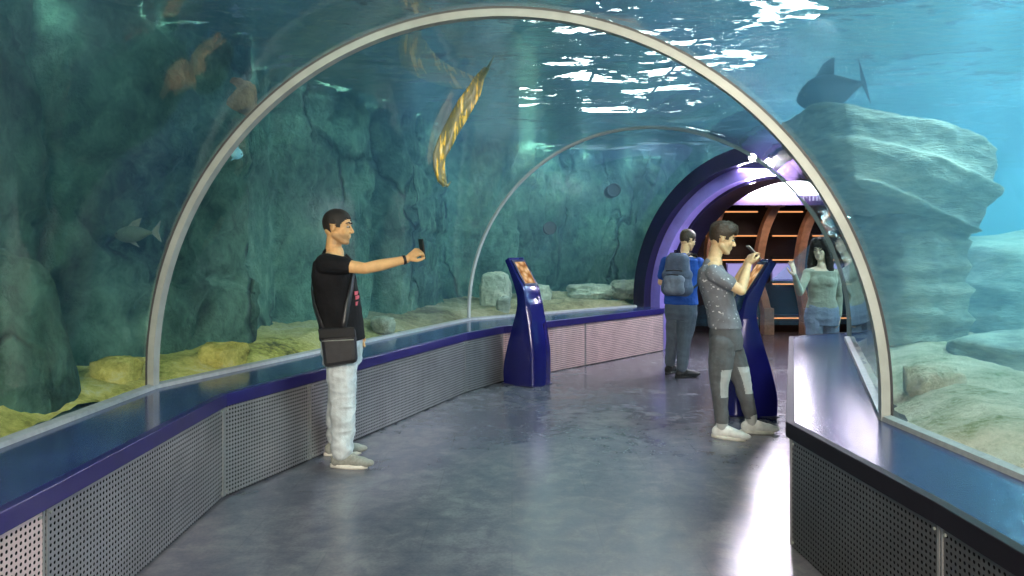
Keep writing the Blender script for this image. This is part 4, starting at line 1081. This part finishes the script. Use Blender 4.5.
# --- woman. 92.5 px per m at Y 8.0
O4 = Vector(((822-512)/740*8.0, 8.0, 0))
def J4(px, py, y=0): return ((px-822)/92.5, y, (386-py)/92.5)
YW = -PI/2-.35
sk4 = mat_skin('skin_woman', (.85, .66, .52), (.3, .2, .15), 0)
j = dict(head=J4(819, 249.5, -.02), hs=.92, head_yaw=-PI/2-.65, head_pitch=.22, neck=J4(822, 266, 0), yaw=YW, slim=.8,
    sh_r=J4(809, 273, .03), el_r=J4(797, 292, -.08), wr_r=J4(787.5, 275, -.20), hand_r=((-.25, -.15, .95), (.6, -.75, 0), .12, -1),
    sh_l=J4(835, 274, -.03), el_l=J4(840, 297, .02), wr_l=J4(837, 315, -.06), hand_l=((-.12, -.05, -1), (.9, -.3, -.1), .35, -1),
    torso=[(J4(822, 267), .05, .08), (J4(822, 271), .085, .145), (J4(822, 280), .10, .15), (J4(822, 289), .092, .135), (J4(822, 298), .09, .128), (J4(822, 304), .10, .145), (J4(822, 308), .105, .155)],
    pelvis=[(J4(822, 300), .092, .13), (J4(822, 308), .112, .165), (J4(822, 317), .12, .18), (J4(822, 325), .11, .17)],
    hip_r=J4(814, 322, 0), kn_r=J4(814, 348, -.02), an_r=J4(814, 378, 0), foot_r=YW-.1,
    hip_l=J4(830, 322, 0), kn_l=J4(830, 348, -.02), an_l=J4(830, 378, 0), foot_l=YW+.2, foot_len=.235)
p4, Hc, HR, Hs = person('woman', 'person with long dark hair in olive top and blue jeans, one hand raised', O4, j, sk4,
    dict(browmat=M['hair_black'], shirt=mat_cloth('olive_top', (.38, .42, .35), .15), trousers=mat_cloth('blue_jeans', (.24, .31, .45), .2), sleeve=2, collar=False, fem=True, shirt_from=1, shoe=M['shoe_white'], sole=M['sole'], leg_r=[.095, .085, .062, .052, .045], shirt_ex=.008))
B = Blob(); P = lambda x, y, z: Hc+HR @ Vector((x*Hs, y*Hs, z*Hs))
B.ell(P(-.025, 0, .045), (.098, .086, .088), HR)
for s_ in (-1, 1):
    B.chain([P(.035, s_*.055, .095), P(.03, s_*.082, .03), P(.0, s_*.092, -.06), P(.01, s_*.105, -.16), P(.03, s_*.11, -.27), P(.03, s_*.10, -.34)], [.03, .022, .034, .04, .036, .012])
    B.chain([P(-.05, s_*.05, .03), P(-.07, s_*.07, -.08), P(-.07, s_*.07, -.22), P(-.06, s_*.06, -.36)], [.05, .05, .05, .02])
B.cap(P(-.08, 0, .02), P(-.09, 0, -.3), .06, .04)
def cutface(o):
    bm = bmesh.new(); bm.from_mesh(o.data); Ri = HR.transposed()
    bm.to_mesh(o.data); bm.free()
B.finish('hair', M['hair_black'], p4, .006, 2, .006, 22, 5)
sgl = empty('sunglasses', O4+P(.035, 0, .125)); 
for s_ in (-1, 1):
    k = MB(); k.tube([HR @ Vector((0, s_*.034, 0)), HR @ Vector((.006, s_*.034, .006))], .026, 16); k.build('lens', M['black_plastic'], sgl, True)
k = MB(); k.tube([HR @ Vector((-.06, -.085, -.04)), HR @ Vector((0, -.06, .004)), HR @ Vector((.006, 0, .008)), HR @ Vector((0, .06, .004)), HR @ Vector((-.06, .085, -.04))], .004); k.build('frame', M['black_plastic'], sgl)
tag(sgl, 'dark sunglasses pushed up on the dark haired woman\'s head', 'sunglasses')

# ------------------------------------------------------------------ lamps
def area(name, loc, target, sx, sy, power, col):
    l = bpy.data.lights.new(name, 'AREA'); l.shape = 'RECTANGLE'; l.size = sx; l.size_y = sy; l.energy = power; l.color = col
    o = bpy.data.objects.new(name, l); C.objects.link(o); o.location = loc
    o.rotation_euler = (Vector(target)-Vector(loc)).to_track_quat('-Z', 'Y').to_euler(); return o
# floodlight panels hanging over the tank, above the water surface
area('tank_floodlight', (-1.9, 2.6, 4.6), (-2.9, 3.8, 0), 1.2, 4.0, 500, (.74, 1, .88))
area('tank_floodlight', (-.6, 8.4, 4.8), (-1.2, 9.6, 0), 1.6, 3.0, 520, (.80, 1, .90))
area('tank_floodlight', (4.9, 4.2, 4.6), (4.6, 5.2, 0), 3.0, 3.5, 5200, (.84, 1, 1))
area('tank_floodlight', (9.5, 8.0, 5.0), (9.0, 8.5, 0), 5.0, 7.0, 13000, (.68, .93, 1))
# unseen fills added behind the viewer and by the portal, then the room light
area('front_fill', (-.1, -2.2, 2.5), (-.1, 4.5, .8), 1.6, .5, 480, (1, .90, .74))  # unseen warm fill, added to light the people from the front
area('portal_fill', (3.2, 9.6, 2.45), (1.2, 8.4, .2), .5, .3, 200, (.93, .86, 1))  # fill without a fixture, added to brighten the floor and far panels
area('room_light', (4.6, 11.4, 2.5), (4.6, 13.1, .9), 1.6, .3, 22, (1, .70, .52))

W = bpy.data.worlds.new('World'); S.world = W; W.use_nodes = True
bg = W.node_tree.nodes['Background']; bg.inputs[0].default_value = (.05, .08, .11, 1); bg.inputs[1].default_value = .5

cd = bpy.data.cameras.new('Camera'); cam = bpy.data.objects.new('Camera', cd); C.objects.link(cam)
cam.location = CAM; cam.rotation_euler = (PI/2, 0, 0); cd.sensor_width = 36; cd.lens = 740/1024*36; cd.shift_y = -38/1024
cd.clip_start = .05; cd.clip_end = 100
S.camera = cam
vs = S.view_settings; vs.view_transform = 'Standard'; vs.look = 'None'; vs.gamma = 1; vs.exposure = 0; vs.use_curve_mapping = False
cy = S.cycles
cy.max_bounces = 7; cy.diffuse_bounces = 3; cy.glossy_bounces = 4; cy.transmission_bounces = 4; cy.volume_bounces = 1; cy.transparent_max_bounces = 24
cy.use_denoising = True; cy.sample_clamp_indirect = 6; cy.caustics_reflective = False; cy.caustics_refractive = False
